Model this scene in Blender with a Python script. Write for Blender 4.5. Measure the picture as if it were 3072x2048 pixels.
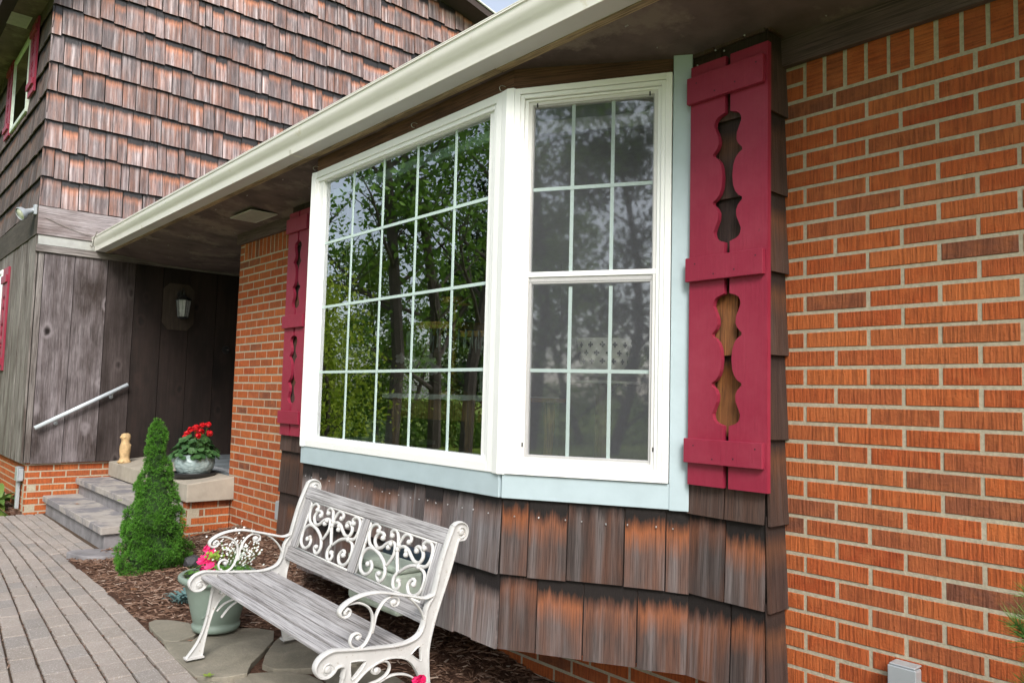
import bpy, bmesh, math, random
from math import radians as RAD, sin, cos, pi
from mathutils import Vector, Matrix
for o in list(bpy.data.objects): bpy.data.objects.remove(o)
S = bpy.context.scene
COL = S.collection
# ------------------------------------------------------------------ camera
FPX, YAW, PIT, ROL = 2307.0, -0.8506, 0.0732, 0.0262
CAM = Vector((1.416, -2.683, -1.154))
fw = Vector((sin(YAW)*cos(PIT), cos(YAW)*cos(PIT), sin(PIT)))
rt = Vector((cos(YAW), -sin(YAW), 0)); up = rt.cross(fw)
r2 = cos(ROL)*rt + sin(ROL)*up; u2 = -sin(ROL)*rt + cos(ROL)*up
cd = bpy.data.cameras.new('camera'); co = bpy.data.objects.new('camera', cd); COL.objects.link(co)
m = Matrix((r2, u2, -fw)).transposed().to_4x4(); m.translation = CAM; co.matrix_world = m
cd.sensor_width = 36; cd.sensor_fit = 'HORIZONTAL'; cd.lens = 36*FPX/3072; cd.clip_start = .02; cd.clip_end = 3000
S.camera = co
# ------------------------------------------------------------------ light
SUN_EL, SUN_DIR = 40, Vector((0.82, -0.57))           # towards the sun
W = bpy.data.worlds.new('World'); S.world = W; W.use_nodes = True
nt = W.node_tree; bg = nt.nodes['Background']
sky = nt.nodes.new('ShaderNodeTexSky'); sky.sky_type = 'NISHITA'; sky.sun_disc = False
sky.sun_elevation = RAD(SUN_EL); sky.sun_rotation = math.atan2(SUN_DIR.x, SUN_DIR.y)
sky.air_density = 1.0; sky.dust_density = 2.0; sky.ozone_density = 1.0
hz = nt.nodes.new('ShaderNodeHueSaturation'); hz.inputs['Saturation'].default_value = .5; hz.inputs['Value'].default_value = 1.15   # thin bright cloud veil
nt.links.new(sky.outputs[0], hz.inputs['Color']); nt.links.new(hz.outputs[0], bg.inputs[0]); bg.inputs[1].default_value = 0.13
sd = bpy.data.lights.new('sun', 'SUN'); sd.energy = 2.0; sd.angle = RAD(22); sd.color = (1, .965, .93)
so = bpy.data.objects.new('sun', sd); COL.objects.link(so)
dv = Vector((SUN_DIR.x*cos(RAD(SUN_EL)), SUN_DIR.y*cos(RAD(SUN_EL)), sin(RAD(SUN_EL)))).normalized()
so.rotation_euler = dv.to_track_quat('Z', 'Y').to_euler()
S.view_settings.view_transform = 'Standard'; S.view_settings.look = 'None'
S.view_settings.exposure = 0.88; S.view_settings.gamma = 1
S.render.engine = 'CYCLES'
S.cycles.max_bounces = 8; S.cycles.transparent_max_bounces = 16

# ------------------------------------------------------------------ materials
class N:
    def __init__(s, name):
        s.m = bpy.data.materials.new(name); s.m.use_nodes = True; s.t = s.m.node_tree
        s.b = s.t.nodes['Principled BSDF']; s.out = s.t.nodes['Material Output']
    def n(s, t, **k):
        x = s.t.nodes.new('ShaderNode'+t)
        for a, v in k.items():
            if a[0] == 'i': x.inputs[int(a[1:])].default_value = v
            else: setattr(x, a, v)
        return x
    def l(s, a, b): s.t.links.new(a, b)
    def math(s, op, a, b=None, c=None, clamp=False):
        x = s.n('Math', operation=op); x.use_clamp = clamp
        for i, v in enumerate((a, b, c)):
            if v is None: continue
            if isinstance(v, (int, float)): x.inputs[i].default_value = v
            else: s.l(v, x.inputs[i])
        return x.outputs[0]
    def ramp(s, fac, stops, interp='LINEAR'):
        x = s.n('ValToRGB'); x.color_ramp.interpolation = interp; e = x.color_ramp.elements
        while len(e) < len(stops): e.new(.5)
        for i, (p, c) in enumerate(stops): e[i].position = p; e[i].color = (*c, 1) if len(c) == 3 else c
        s.l(fac, x.inputs[0]); return x.outputs[0]
    def mix(s, f, a, b, mode='MIX'):
        x = s.n('Mix', data_type='RGBA', blend_type=mode)
        for i, v in ((0, f), (6, a), (7, b)):
            if isinstance(v, (int, float)): x.inputs[i].default_value = v
            elif isinstance(v, tuple): x.inputs[i].default_value = (*v, 1)
            else: s.l(v, x.inputs[i])
        return x.outputs[2]
    def noise(s, vec, scale, detail=4, rough=.5, dist=0):
        x = s.n('TexNoise'); x.inputs['Scale'].default_value = scale; x.inputs['Detail'].default_value = detail
        x.inputs['Roughness'].default_value = rough; x.inputs['Distortion'].default_value = dist
        if vec is not None: s.l(vec, x.inputs['Vector'])
        return x.outputs['Fac']
    def vmap(s, vec, scale=(1,1,1), loc=(0,0,0)):
        x = s.n('Mapping'); x.inputs['Scale'].default_value = scale; x.inputs['Location'].default_value = loc
        s.l(vec, x.inputs['Vector']); return x.outputs[0]
    def coord(s, w='Object'): return s.n('TexCoord').outputs[w]
    def uv(s): return s.n('UVMap').outputs[0]
    def island(s): return s.n('NewGeometry').outputs['Random Per Island']
    def bump(s, h, strength=.3, dist=.005):
        x = s.n('Bump'); x.inputs['Strength'].default_value = strength; x.inputs['Distance'].default_value = dist
        s.l(h, x.inputs['Height']); s.l(x.outputs[0], s.b.inputs['Normal'])
    def set(s, col=None, rough=None, spec=None, metal=None):
        for nm, v in (('Base Color', col), ('Roughness', rough), ('Specular IOR Level', spec), ('Metallic', metal)):
            if v is None: continue
            if isinstance(v, tuple): s.b.inputs[nm].default_value = (*v, 1)
            elif isinstance(v, (int, float)): s.b.inputs[nm].default_value = v
            else: s.l(v, s.b.inputs[nm])
        return s.m

def plain(name, col, rough=.5, var=.12, scale=14, bump=.1, metal=0, spec=.5, bd=.002, dirt=None):
    a = N(name); c = a.coord(); n = a.noise(c, scale, 5, .6)
    lo = tuple(x*(1-var) for x in col); hi = tuple(min(1, x*(1+var)) for x in col)
    base = a.ramp(n, [(.3, lo), (.7, hi)])
    if dirt:
        d = a.noise(c, dirt[1], 6, .7); f = a.ramp(d, [(dirt[2], (0,0,0)), (dirt[2]+.08, (1,1,1))])
        base = a.mix(f, base, dirt[0])
    if bump: a.bump(a.noise(c, scale*6, 3, .6), bump, bd)
    return a.set(base, rough, spec, metal)

def m_brick():
    a = N('brick'); uv = a.uv(); r = a.island(); oc = a.coord()
    base = a.ramp(r, [(0, (.36,.068,.020)), (.2, (.45,.110,.030)), (.4, (.40,.090,.026)), (.55, (.50,.135,.038)), (.72, (.33,.088,.032)), (.84, (.45,.10,.028)), (.93, (.30,.088,.036)), (1, (.17,.066,.040))])
    gro = a.noise(a.vmap(uv, (120, 7, 1)), 1, 2, .5); pit = a.noise(uv, 95, 4, .8)          # wire-cut grooves across the brick
    bl = a.noise(a.vmap(uv, (14, 18, 1)), 1, 4, .6)
    col = a.mix(a.ramp(gro, [(.38, (1,1,1)), (.58, (0,0,0))]), base, a.mix(.42, base, (.075,.024,.012)))
    col = a.mix(a.ramp(pit, [(.60, (0,0,0)), (.68, (.8,.8,.8))]), col, (.06,.02,.012)); col = a.mix(a.ramp(bl, [(.45, (0,0,0)), (.75, (.5,.5,.5))]), col, (.48,.15,.05))
    sp = a.noise(oc, 90, 3, .8); col = a.mix(a.ramp(sp, [(.74, (0,0,0)), (.78, (.7,.7,.7))]), col, (.55,.5,.42))
    h = a.math('SUBTRACT', gro, a.math('MULTIPLY', pit, .7))
    a.bump(h, .9, .006)
    return a.set(col, .85, .25)
def m_mortar(col=(.42,.37,.275)):
    a = N('mortar'); c = a.coord(); n = a.noise(c, 60, 5, .7)
    a.bump(a.noise(c, 160, 4, .7), .6, .004)
    return a.set(a.ramp(n, [(.3, tuple(x*.78 for x in col)), (.7, tuple(min(1, x*1.15) for x in col))]), .9, .2)
def m_shingle(name, grey1, grey2, orange, black, hi=(.3,.26,.25), lo=.55, e=.307, rough=.75, sheen=.3, oramt=1.0, amp=.24, fine=150):
    a = N(name); uv = a.uv(); r = a.island()
    sx = a.n('SeparateXYZ'); a.l(uv, sx.inputs[0]); v = a.math('DIVIDE', sx.outputs[1], e)
    st = a.noise(a.vmap(uv, (38, 2.6, 1)), 1, 6, .78); st2 = a.noise(a.vmap(uv, (fine, 4, 1)), 1, 4, .75); big = a.noise(a.vmap(uv, (7, 2, 1)), 1, 3)
    r2_ = a.n('TexWhiteNoise', noise_dimensions='1D'); a.l(r, r2_.inputs['W'])
    vv = a.math('ADD', v, a.math('MULTIPLY', a.math('SUBTRACT', st, .5), amp)); vv = a.math('ADD', vv, a.math('MULTIPLY', a.math('SUBTRACT', r2_.outputs[0], .5), .26))
    g = a.mix(r, grey1, grey2); g = a.mix(a.ramp(big, [(.4, (0,0,0)), (.7, (.8,.8,.8))]), g, a.mix(.5, grey2, orange))
    lo2 = lo+.24
    f1 = a.ramp(vv, [(lo-.06, (0,0,0)), (lo2, (oramt,)*3)]); f2 = a.ramp(vv, [(.72, (0,0,0)), (.90, (1,1,1))])
    r3 = a.n('TexWhiteNoise', noise_dimensions='1D'); a.l(a.math('ADD', r, 7.3), r3.inputs['W'])
    f1 = a.math('MULTIPLY', f1, a.math('ADD', a.math('MULTIPLY', r3.outputs[0], 1.3), -.08, clamp=True), clamp=True)
    g = a.mix(a.ramp(a.noise(a.vmap(uv, (22, .8, 1)), 1, 4), [(.47, (0,0,0)), (.70, (.8,.8,.8))]), g, hi)
    col = a.mix(f2, a.mix(f1, g, orange), black)
    col = a.mix(a.ramp(st2, [(.38, (.8,.8,.8)), (.55, (0,0,0))]), col, a.mix(.7, col, (.012,.009,.008)), 'MIX')
    tone = a.math('ADD', a.math('MULTIPLY', r2_.outputs[0], .62), .66); hs_ = a.n('HueSaturation'); a.l(col, hs_.inputs['Color']); a.l(tone, hs_.inputs['Value']); col = hs_.outputs[0]
    a.bump(a.math('ADD', st2, st), .6, .005)
    return a.set(col, rough, sheen)
def m_boards(name, c1, c2, c3, knots=True, axis='z', rough=.8):
    a = N(name); uv = a.uv(); r = a.island()
    st = a.noise(a.vmap(uv, (26, 1.1, 1)), 1, 5, .65, .6); st2 = a.noise(a.vmap(uv, (170, 3.5, 1)), 1, 3, .7); big = a.noise(a.vmap(uv, (3.2, 1.1, 1)), 1, 5, .65)
    col = a.mix(a.ramp(st, [(.3, (0,0,0)), (.7, (1,1,1))]), c1, c2)
    col = a.mix(a.ramp(big, [(.42, (0,0,0)), (.66, (1,1,1))]), col, c3)
    col = a.mix(a.ramp(st2, [(.35, (.7,.7,.7)), (.55, (0,0,0))]), col, (.02,.015,.013))
    hgt = a.math('ADD', st2, st)
    if knots:
        vo = a.n('TexVoronoi', feature='F1'); vo.inputs['Scale'].default_value = 1; kn = a.n('TexNoise'); kn.inputs['Scale'].default_value = 9; a.l(uv, kn.inputs['Vector']); kv = a.n('VectorMath', operation='MULTIPLY_ADD'); a.l(kn.outputs['Color'], kv.inputs[0]); kv.inputs[1].default_value = (.22, .22, 0); a.l(a.vmap(uv, (4.4, 2.6, 1)), kv.inputs[2]); a.l(kv.outputs[0], vo.inputs['Vector'])
        k = a.ramp(vo.outputs['Distance'], [(.07, (1,1,1)), (.115, (.3,.3,.3)), (.16, (0,0,0))])
        col = a.mix(k, col, (.012,.008,.007)); ring = a.ramp(vo.outputs['Distance'], [(.11, (0,0,0)), (.16, (.55,.55,.55)), (.26, (0,0,0))]); col = a.mix(ring, col, c2)
        hgt = a.math('SUBTRACT', hgt, a.math('MULTIPLY', k, 1.2))
    a.bump(hgt, .55, .004)
    return a.set(col, rough, .3)
def m_paver():
    a = N('paver'); r = a.island(); c = a.coord()
    n = a.noise(c, 3, 5, .7); n2 = a.noise(c, 130, 4, .85)
    col = a.ramp(r, [(0, (.31,.265,.235)), (.5, (.37,.315,.28)), (1, (.265,.24,.225))])
    col = a.mix(a.ramp(n, [(.35, (.5,.5,.5)), (.65, (0,0,0))]), col, (.23,.20,.17))
    col = a.mix(a.ramp(n2, [(.54, (0,0,0)), (.64, (.7,.7,.7))]), col, (.58,.56,.52))
    a.bump(a.math('ADD', n2, a.noise(c, 40, 4)), .8, .006); return a.set(col, .85, .3)
def m_leaf(name, c1, c2, rough=.5, trans=.25):
    a = N(name); r = a.island(); a.set(a.mix(r, c1, c2), rough, .3)
    a.b.inputs['Subsurface Weight'].default_value = 0
    tr = a.n('BsdfTranslucent'); a.l(a.mix(r, c1, c2), tr.inputs[0]); mx = a.n('MixShader', i0=trans)
    a.l(a.b.outputs[0], mx.inputs[1]); a.l(tr.outputs[0], mx.inputs[2]); a.l(mx.outputs[0], a.out.inputs[0]); return a.m
def m_glass(name, refl_min=.1, tint=(.85,.93,.9), boost=1.6, rgh=0.0):
    a = N(name); a.t.nodes.remove(a.b)
    g = a.n('BsdfGlossy'); g.inputs['Roughness'].default_value = rgh; g.inputs[0].default_value = (.95,.98,1,1)
    t = a.n('BsdfTransparent'); t.inputs[0].default_value = (*tint, 1)
    f = a.n('Fresnel'); f.inputs[0].default_value = 1.5
    fac = a.math('ADD', a.math('MULTIPLY', f.outputs[0], boost), refl_min, clamp=True)
    mx = a.n('MixShader'); a.l(fac, mx.inputs[0]); a.l(t.outputs[0], mx.inputs[1]); a.l(g.outputs[0], mx.inputs[2]); a.l(mx.outputs[0], a.out.inputs[0]); return a.m
def m_screen():
    a = N('insect_screen'); a.set((.18,.185,.205), .7, .2); c = a.coord()
    t = a.n('BsdfTransparent'); mx = a.n('MixShader'); sx = a.n('SeparateXYZ'); a.l(c, sx.inputs[0])
    f = a.math('ADD', a.math('MULTIPLY', a.noise(c, 500, 1, .5), .36), .06)
    a.l(f, mx.inputs[0]); a.l(t.outputs[0], mx.inputs[1]); a.l(a.b.outputs[0], mx.inputs[2]); a.l(mx.outputs[0], a.out.inputs[0]); return a.m

BRICK = m_brick(); MORTAR = m_mortar()
SH_WING = m_shingle('weathered_shingle', (.25,.185,.18), (.125,.088,.083), (.55,.19,.075), (.010,.007,.006), (.66,.56,.55), lo=.60, sheen=.6, rough=.45, fine=55, amp=.3)
SH_GREY = m_shingle('silver_shingle', (.25,.225,.225), (.13,.11,.107), (.22,.095,.05), (.015,.012,.012), (.38,.36,.365), lo=.56, oramt=.75, fine=200)
SH_BROWN = m_shingle('brown_shingle', (.105,.082,.076), (.06,.043,.038), (.29,.095,.036), (.012,.009,.008), (.19,.165,.16), lo=.50, amp=.5, fine=210)
SH_DARK = m_shingle('dark_shingle', (.075,.045,.036), (.055,.034,.029), (.14,.06,.03), (.035,.022,.018), (.10,.07,.06), lo=.5)
BOARD = m_boards('weathered_board', (.125,.10,.10), (.30,.265,.275), (.045,.032,.028))
BOARDL = m_boards('silver_board', (.17,.15,.14), (.33,.30,.28), (.10,.08,.07), knots=False)
FASC = m_boards('fascia_board', (.27,.23,.23), (.52,.47,.47), (.19,.14,.13), knots=True)
FRIEZE = m_boards('stained_board', (.13,.062,.038), (.21,.105,.065), (.10,.045,.030), knots=False)
FRIEZE2 = m_boards('stained_board_dark', (.11,.072,.068), (.16,.11,.105), (.075,.048,.045), knots=False)
STRIPW = m_boards('bare_wood', (.38,.27,.14), (.55,.42,.26), (.20,.14,.08), knots=False)
SOFFIT = plain('soffit_stain', (.115,.080,.075), .85, .4, 3.5, .3, dirt=((.20,.155,.13), 2.2, .52))
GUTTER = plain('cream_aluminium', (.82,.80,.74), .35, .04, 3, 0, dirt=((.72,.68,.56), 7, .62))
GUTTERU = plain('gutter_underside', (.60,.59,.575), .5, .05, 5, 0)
VINYL = plain('white_vinyl', (.85,.86,.84), .35, .03, 2, .05, dirt=((.66,.65,.58), 26, .69))
TRIM = plain('pale_blue_paint', (.41,.50,.53), .5, .05, 9, .25)
MUNT = plain('pale_green_muntin', (.50,.62,.58), .4, .03, 6, 0)
SASH = plain('warm_grey_sash', (.66,.65,.63), .45, .03, 6, 0)
def m_shutter():
    a = N('raspberry_paint'); uv = a.uv(); c = a.coord(); st = a.noise(a.vmap(uv, (130, 5, 1)), 1, 4, .7); big = a.noise(c, 3.2, 5, .7); sp = a.noise(c, 60, 3, .7)
    col = a.mix(st, (.225,.014,.036), (.295,.022,.052)); col = a.mix(a.ramp(big, [(.42, (0,0,0)), (.7, (.6,.6,.6))]), col, (.33,.045,.075)); col = a.mix(a.ramp(sp, [(.71, (0,0,0)), (.74, (.8,.8,.8))]), col, (.14,.03,.035))
    a.bump(st, .5, .003); return a.set(col, .5, .35)
SHUT = m_shutter()
CONC = plain('concrete', (.36,.32,.26), .85, .16, 6, .5, bd=.003)
CONC2 = plain('grey_cast_stone', (.34,.31,.28), .85, .22, 8, .5, bd=.003, dirt=((.19,.18,.19), 2.5, .5))
CONC3 = plain('grey_wall_block', (.21,.20,.205), .85, .3, 8, .5, bd=.003)
METAL = plain('grey_metal', (.42,.45,.47), .4, .05, 6, 0, metal=.3)
BPAINT = plain('cream_bench_paint', (.54,.535,.52), .5, .10, 12, .3, dirt=((.33,.28,.23), 45, .60))
BWOOD = m_boards('bench_wood', (.36,.35,.35), (.50,.49,.50), (.29,.275,.27), knots=False)
BLACK = plain('black_metal', (.015,.015,.016), .45, .1, 9, 0)
DARKGLASS = m_glass('dark_window_glass', .25, (.1,.12,.12))
GLASS = m_glass('window_glass', .21, (.92,.98,.95), 2.2)
GLASS2 = m_glass('side_window_glass', .18, (.94,.97,.95), 1.6, .03)
SCREEN = m_screen()
PAVER = m_paver()

# ------------------------------------------------------------------ mesh helpers
class MB:
    def __init__(s): s.v = []; s.f = []; s.uv = []; s.mi = []
    def face(s, pts, uv=None, mi=0):
        i = len(s.v); s.v += [tuple(p) for p in pts]; s.f.append(tuple(range(i, i+len(pts)))); s.uv.append(uv or [(0, 0)]*len(pts)); s.mi.append(mi)
    def faces(s, verts, faces, uvf=None, mi=0):
        i = len(s.v); s.v += [tuple(p) for p in verts]
        for k, f in enumerate(faces):
            s.f.append(tuple(i+j for j in f)); s.uv.append(uvf(f) if uvf else [(0, 0)]*len(f)); s.mi.append(mi)
    def frame_box(s, o, a, b, c, uvax=(0, 2), off=None, cham=0):
        # box o + [0,1]a + [0,1]b + [0,1]c ; uv metric along a (u) and c (v)
        o, a, b, c = Vector(o), Vector(a), Vector(b), Vector(c)
        P = [o, o+a, o+a+b, o+b, o+c, o+a+c, o+a+b+c, o+b+c]
        la, lb, lc = a.length, b.length, c.length
        co_ = [(0,0,0),(la,0,0),(la,lb,0),(0,lb,0),(0,0,lc),(la,0,lc),(la,lb,lc),(0,lb,lc)]
        ou, ov = off if off else (random.uniform(0, 90), random.uniform(0, 90))
        F = [(0,1,5,4),(1,2,6,5),(2,3,7,6),(3,0,4,7),(4,5,6,7),(3,2,1,0)]
        if a.cross(b).dot(c) < 0: F = [f[::-1] for f in F]
        def uvf(f): return [(ou+co_[j][0]+co_[j][1]*.9, ov+co_[j][2]+co_[j][1]*.1) for j in f]
        if uvax == (2, 0):
            def uvf(f): return [(ou+co_[j][2]+co_[j][1]*.9, ov+co_[j][0]+co_[j][1]*.1) for j in f]
        s.faces(P, F, uvf)
    def box(s, x0, x1, y0, y1, z0, z1, **k): s.frame_box((x0, y0, z0), (x1-x0, 0, 0), (0, y1-y0, 0), (0, 0, z1-z0), **k)
    def tube(s, pts, rad, n=8, frame=None, sq=(1, 1), cap=True):
        # rad number/list; frame: fixed binormal (planar curves); sq=(scale in normal, scale along binormal)
        P = [Vector(p) for p in pts]; R = rad if isinstance(rad, (list, tuple)) else [rad]*len(P); i0 = len(s.v); prev = None
        for i, p in enumerate(P):
            t = (P[min(i+1, len(P)-1)]-P[max(i-1, 0)]).normalized()
            if frame is not None: B = Vector(frame)
            else:
                B = prev if prev is not None else (Vector((0, 0, 1)) if abs(t.z) < .9 else Vector((1, 0, 0)))
                B = (B-t*B.dot(t)).normalized(); prev = B
            Nn = B.cross(t).normalized()
            for k in range(n):
                a = 2*pi*k/n+pi/n; s.v.append(tuple(p+Nn*(cos(a)*R[i]*sq[0])+B*(sin(a)*R[i]*sq[1])))
        L = 0
        for i in range(len(P)-1):
            d = (P[i+1]-P[i]).length
            for k in range(n):
                a = i0+i*n+k; b = i0+i*n+(k+1) % n; s.f.append((a, b, b+n, a+n)); u0 = k*.02
                s.uv.append([(u0, L), (u0+.02, L), (u0+.02, L+d), (u0, L+d)]); s.mi.append(0)
            L += d
        if cap:
            s.f.append(tuple(i0+k for k in range(n))[::-1]); s.uv.append([(0, 0)]*n); s.mi.append(0)
            j = i0+(len(P)-1)*n; s.f.append(tuple(j+k for k in range(n))); s.uv.append([(0, 0)]*n); s.mi.append(0)
    def lathe(s, prof, n=32, c=(0, 0, 0)):
        i0 = len(s.v)
        for r, z in prof:
            for k in range(n): s.v.append((c[0]+r*cos(2*pi*k/n), c[1]+r*sin(2*pi*k/n), c[2]+z))
        for i in range(len(prof)-1):
            for k in range(n):
                a = i0+i*n+k; b = i0+i*n+(k+1) % n; s.f.append((a, b, b+n, a+n)); s.uv.append([(k/n, i*.1), ((k+1)/n, i*.1), ((k+1)/n, i*.1+.1), (k/n, i*.1+.1)]); s.mi.append(0)
    def prism(s, poly, o, ex, ey, ez, t, holes=()):
        # polygon (with holes) in plane o+ex*x+ey*y extruded by ez*t
        from mathutils.geometry import tessellate_polygon
        o, ex, ey, ez = Vector(o), Vector(ex), Vector(ey), Vector(ez)
        loops = [[Vector((p[0], p[1], 0)) for p in L] for L in (poly, *holes)]; flat = [p for L in loops for p in L]
        tris = tessellate_polygon(loops); i0 = len(s.v); n = len(flat)
        for k in (0, 1):
            for p in flat: s.v.append(tuple(o+ex*p.x+ey*p.y+ez*(t*k)))
        def uvs(idx): return [(flat[j % n].x, flat[j % n].y) for j in idx]
        for tr in tris:
            for k in (0, 1):
                q = [j+k*n for j in (tr if k else tr[::-1])]; s.f.append(tuple(i0+j for j in q)); s.uv.append(uvs(q)); s.mi.append(0)
        b = 0
        for L in loops:
            for j in range(len(L)):
                a0 = b+j; a1 = b+(j+1) % len(L); q = (a0, a1, a1+n, a0+n); s.f.append(tuple(i0+x for x in q)); s.uv.append(uvs(q)); s.mi.append(0)
            b += len(L)
    def build(s, name, mat, parent=None, bevel=0, smooth=False, loc=None, fix=False):
        me = bpy.data.meshes.new(name); me.from_pydata(s.v, [], s.f)
        uvl = me.uv_layers.new(name='UVMap'); flat = [c for f in s.uv for p in f for c in p]; uvl.data.foreach_set('uv', flat)
        mats = mat if isinstance(mat, (list, tuple)) else [mat]
        for m_ in mats: me.materials.append(m_)
        if len(mats) > 1: me.polygons.foreach_set('material_index', s.mi)
        if fix:
            bm = bmesh.new(); bm.from_mesh(me); bmesh.ops.recalc_face_normals(bm, faces=bm.faces); bm.to_mesh(me); bm.free()
        if smooth: me.polygons.foreach_set('use_smooth', [True]*len(me.polygons))
        me.update(); o = bpy.data.objects.new(name, me); COL.objects.link(o)
        if parent: o.parent = parent; o.matrix_parent_inverse = parent.matrix_world.inverted() if loc is None else Matrix()
        if bevel:
            b = o.modifiers.new('bevel', 'BEVEL'); b.width = bevel; b.segments = 2; b.limit_method = 'ANGLE'; b.angle_limit = RAD(40)
            if smooth is False: b.harden_normals = False
        return o
def empty(name, loc, label, cat, group=None, rot=None):
    o = bpy.data.objects.new(name, None); o.empty_display_size = .1; COL.objects.link(o)
    o.matrix_world = Matrix.Translation(loc) if rot is None else Matrix.Translation(loc) @ rot.to_4x4()
    o['label'] = label; o['category'] = cat
    if group: o['group'] = group
    return o
def sub(name, parent):                                              # an Empty part that carries sub-parts
    o = bpy.data.objects.new(name, None); o.empty_display_size = .1; COL.objects.link(o)
    o.parent = parent; o.matrix_parent_inverse = parent.matrix_world.inverted(); return o
def tag(o, label, cat, group=None):
    o['label'] = label; o['category'] = cat
    if group: o['group'] = group
    return o
def struct(o, kind='structure'): o['kind'] = kind; return o
def spline(P, m_=6, closed=False):
    P = [Vector(p) for p in P]; out = []; n = len(P)
    for i in range(n if closed else n-1):
        g = (lambda j: P[j % n]) if closed else (lambda j: P[max(0, min(n-1, j))])
        a, b, c, d = g(i-1), g(i), g(i+1), g(i+2)
        for k in range(m_):
            t = k/m_; out.append(.5*((2*b)+(-a+c)*t+(2*a-5*b+4*c-d)*t*t+(-a+3*b-3*c+d)*t**3))
    if not closed: out.append(P[-1])
    return out
random.seed(5)
GZ = -2.45
BC, BP = 0.06773, 0.2320      # brick course and brick pitch

def brick_piece(B, o, ex, ez, en, w, h, d=.02, soldier=False):
    # one brick face with small chamfer; o lower-left at wall plane
    o, ex, ez, en = Vector(o), Vector(ex), Vector(ez), Vector(en); j = random.uniform(-.0012, .0012); c = .0016
    ou, ov = random.uniform(0, 60), random.uniform(0, 60); nn = en*(j)
    def P(x, z, t): return o+ex*x+ez*z+en*t+nn
    q_ = [random.uniform(-.0006, .0012) for _ in range(4)]; o = o+ex*q_[0]+ez*q_[1]; w -= q_[0]+q_[2]; h -= q_[1]+q_[3]
    V = [P(c, c, 0), P(w-c, c, 0), P(w-c, h-c, 0), P(c, h-c, 0), P(0, 0, -c), P(w, 0, -c), P(w, h, -c), P(0, h, -c), P(0, 0, -d), P(w, 0, -d), P(w, h, -d), P(0, h, -d)]
    xy = [(c,c),(w-c,c),(w-c,h-c),(c,h-c),(0,0),(w,0),(w,h),(0,h),(0,0),(w,0),(w,h),(0,h)]
    if soldier: xy = [(b_, a_) for a_, b_ in xy]
    F = [(0,1,2,3),(4,5,1,0),(5,6,2,1),(6,7,3,2),(7,4,0,3),(8,9,5,4),(9,10,6,5),(10,11,7,6),(11,8,4,7)]
    B.faces(V, F, lambda f: [(ou+xy[k][0], ov+xy[k][1]) for k in f])
def brick_wall(name, O, ex, en, x0, x1, n0, n1, h0=0., soldiers=None, parent=None, label=None, mat=None, thick=.1):
    """O: point of line 0 at x=0; rows n0..n1 below line 0; vertical joints of even rows at h0 + k*BP"""
    O, ex, en, ez = Vector(O), Vector(ex), Vector(en), Vector((0, 0, 1)); B = MB(); g = .0125
    for n in range(n0, n1+1):
        z = -n*BC; ph = h0 if n % 2 == 0 else h0+BP/2
        if n <= 0 and soldiers:
            xe = soldiers[0]
        else: xe = x1
        k = math.floor((x0-ph)/BP)
        while ph+k*BP < xe:
            a = max(x0, ph+k*BP+g/2); b = min(xe-(0 if xe == x1 else g/2), ph+(k+1)*BP-g/2); k += 1
            if b-a < .012: continue
            brick_piece(B, O+ex*a+ez*(z+g/2), ex, ez, en, b-a, BC-g)
    if soldiers:
        s0, s1, zt = soldiers; x = s0
        while x < s1:
            brick_piece(B, O+ex*(x+g/2)+ez*(g/2), ex, ez, en, min(BP/3-g, s1-x-g), zt-g, soldier=True); x += BP/3
    o = B.build(name, mat or BRICK, parent)
    top = soldiers[2] if soldiers else -(n0-1)*BC
    M = MB(); M.frame_box(O+ex*x0-en*.0022-en*thick+ez*(-n1*BC), ex*(x1-x0), en*thick, ez*(top+n1*BC)); mo = M.build('mortar', MORTAR, o)
    if label: o['label'] = label
    return o
def shingles(B, o, ex, en, length, rows, wmin=.12, wmax=.21, e=.307, ztop=None, jit=.004, butt=.020, nmax=None, gap=(.003, .0085)):
    """rows: list of butt heights (absolute z); o gives x,y of the line start"""
    o, ex, en, ez = Vector(o), Vector(ex), Vector(en), Vector((0, 0, 1))
    for zr in rows:
        x = 0; 
        top = zr+e*1.1
        if ztop is not None: top = min(top, ztop)
        while x < length-.004:
            w = random.uniform(wmin, wmax)
            if length-(x+w) < wmin*.6: w = length-x
            j = random.uniform(-jit, jit); t = random.uniform(.009, .015); tb = butt+random.uniform(-.003, .004); g = random.uniform(*gap); L = top-zr-j
            tp = tb*(1-min(1, L/(e*1.12)))+.003
            def P(a, zz, n_): q = o+ex*(x+a)+en*n_; return (q.x, q.y, zz)
            sk = random.uniform(-.003, .003)
            V = [P(g/2, zr+j, tb), P(w-g/2, zr+j+sk, tb), P(w-g/2, top, tp), P(g/2, top, tp), P(g/2, zr+j, tb-t), P(w-g/2, zr+j+sk, tb-t), P(w-g/2, top, tp-.003), P(g/2, top, tp-.003)]
            ou = random.uniform(0, 80); lu = [(ou, 0), (ou+w, 0), (ou+w, L), (ou, L)]*2
            F = [(0,1,2,3),(4,5,1,0),(5,6,2,1),(7,4,0,3)]
            B.faces(V, F, lambda f: [lu[k] for k in f]); x += w

# ================================================================== GROUND
G = MB(); G.face([(-400,-400,-2.62),(400,-400,-2.62),(400,400,-2.62),(-400,400,-2.62)])
a = N('lawn'); c = a.coord(); n1 = a.noise(c, .35, 4); n2 = a.noise(c, 60, 3, .7)
a.bump(n2, .8, .03); LAWN = a.set(a.mix(a.ramp(n1, [(.35,(0,0,0)),(.65,(1,1,1))]), (.15,.24,.03), (.22,.30,.045)), .9, .2)
struct(G.build('lawn', LAWN))
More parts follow.
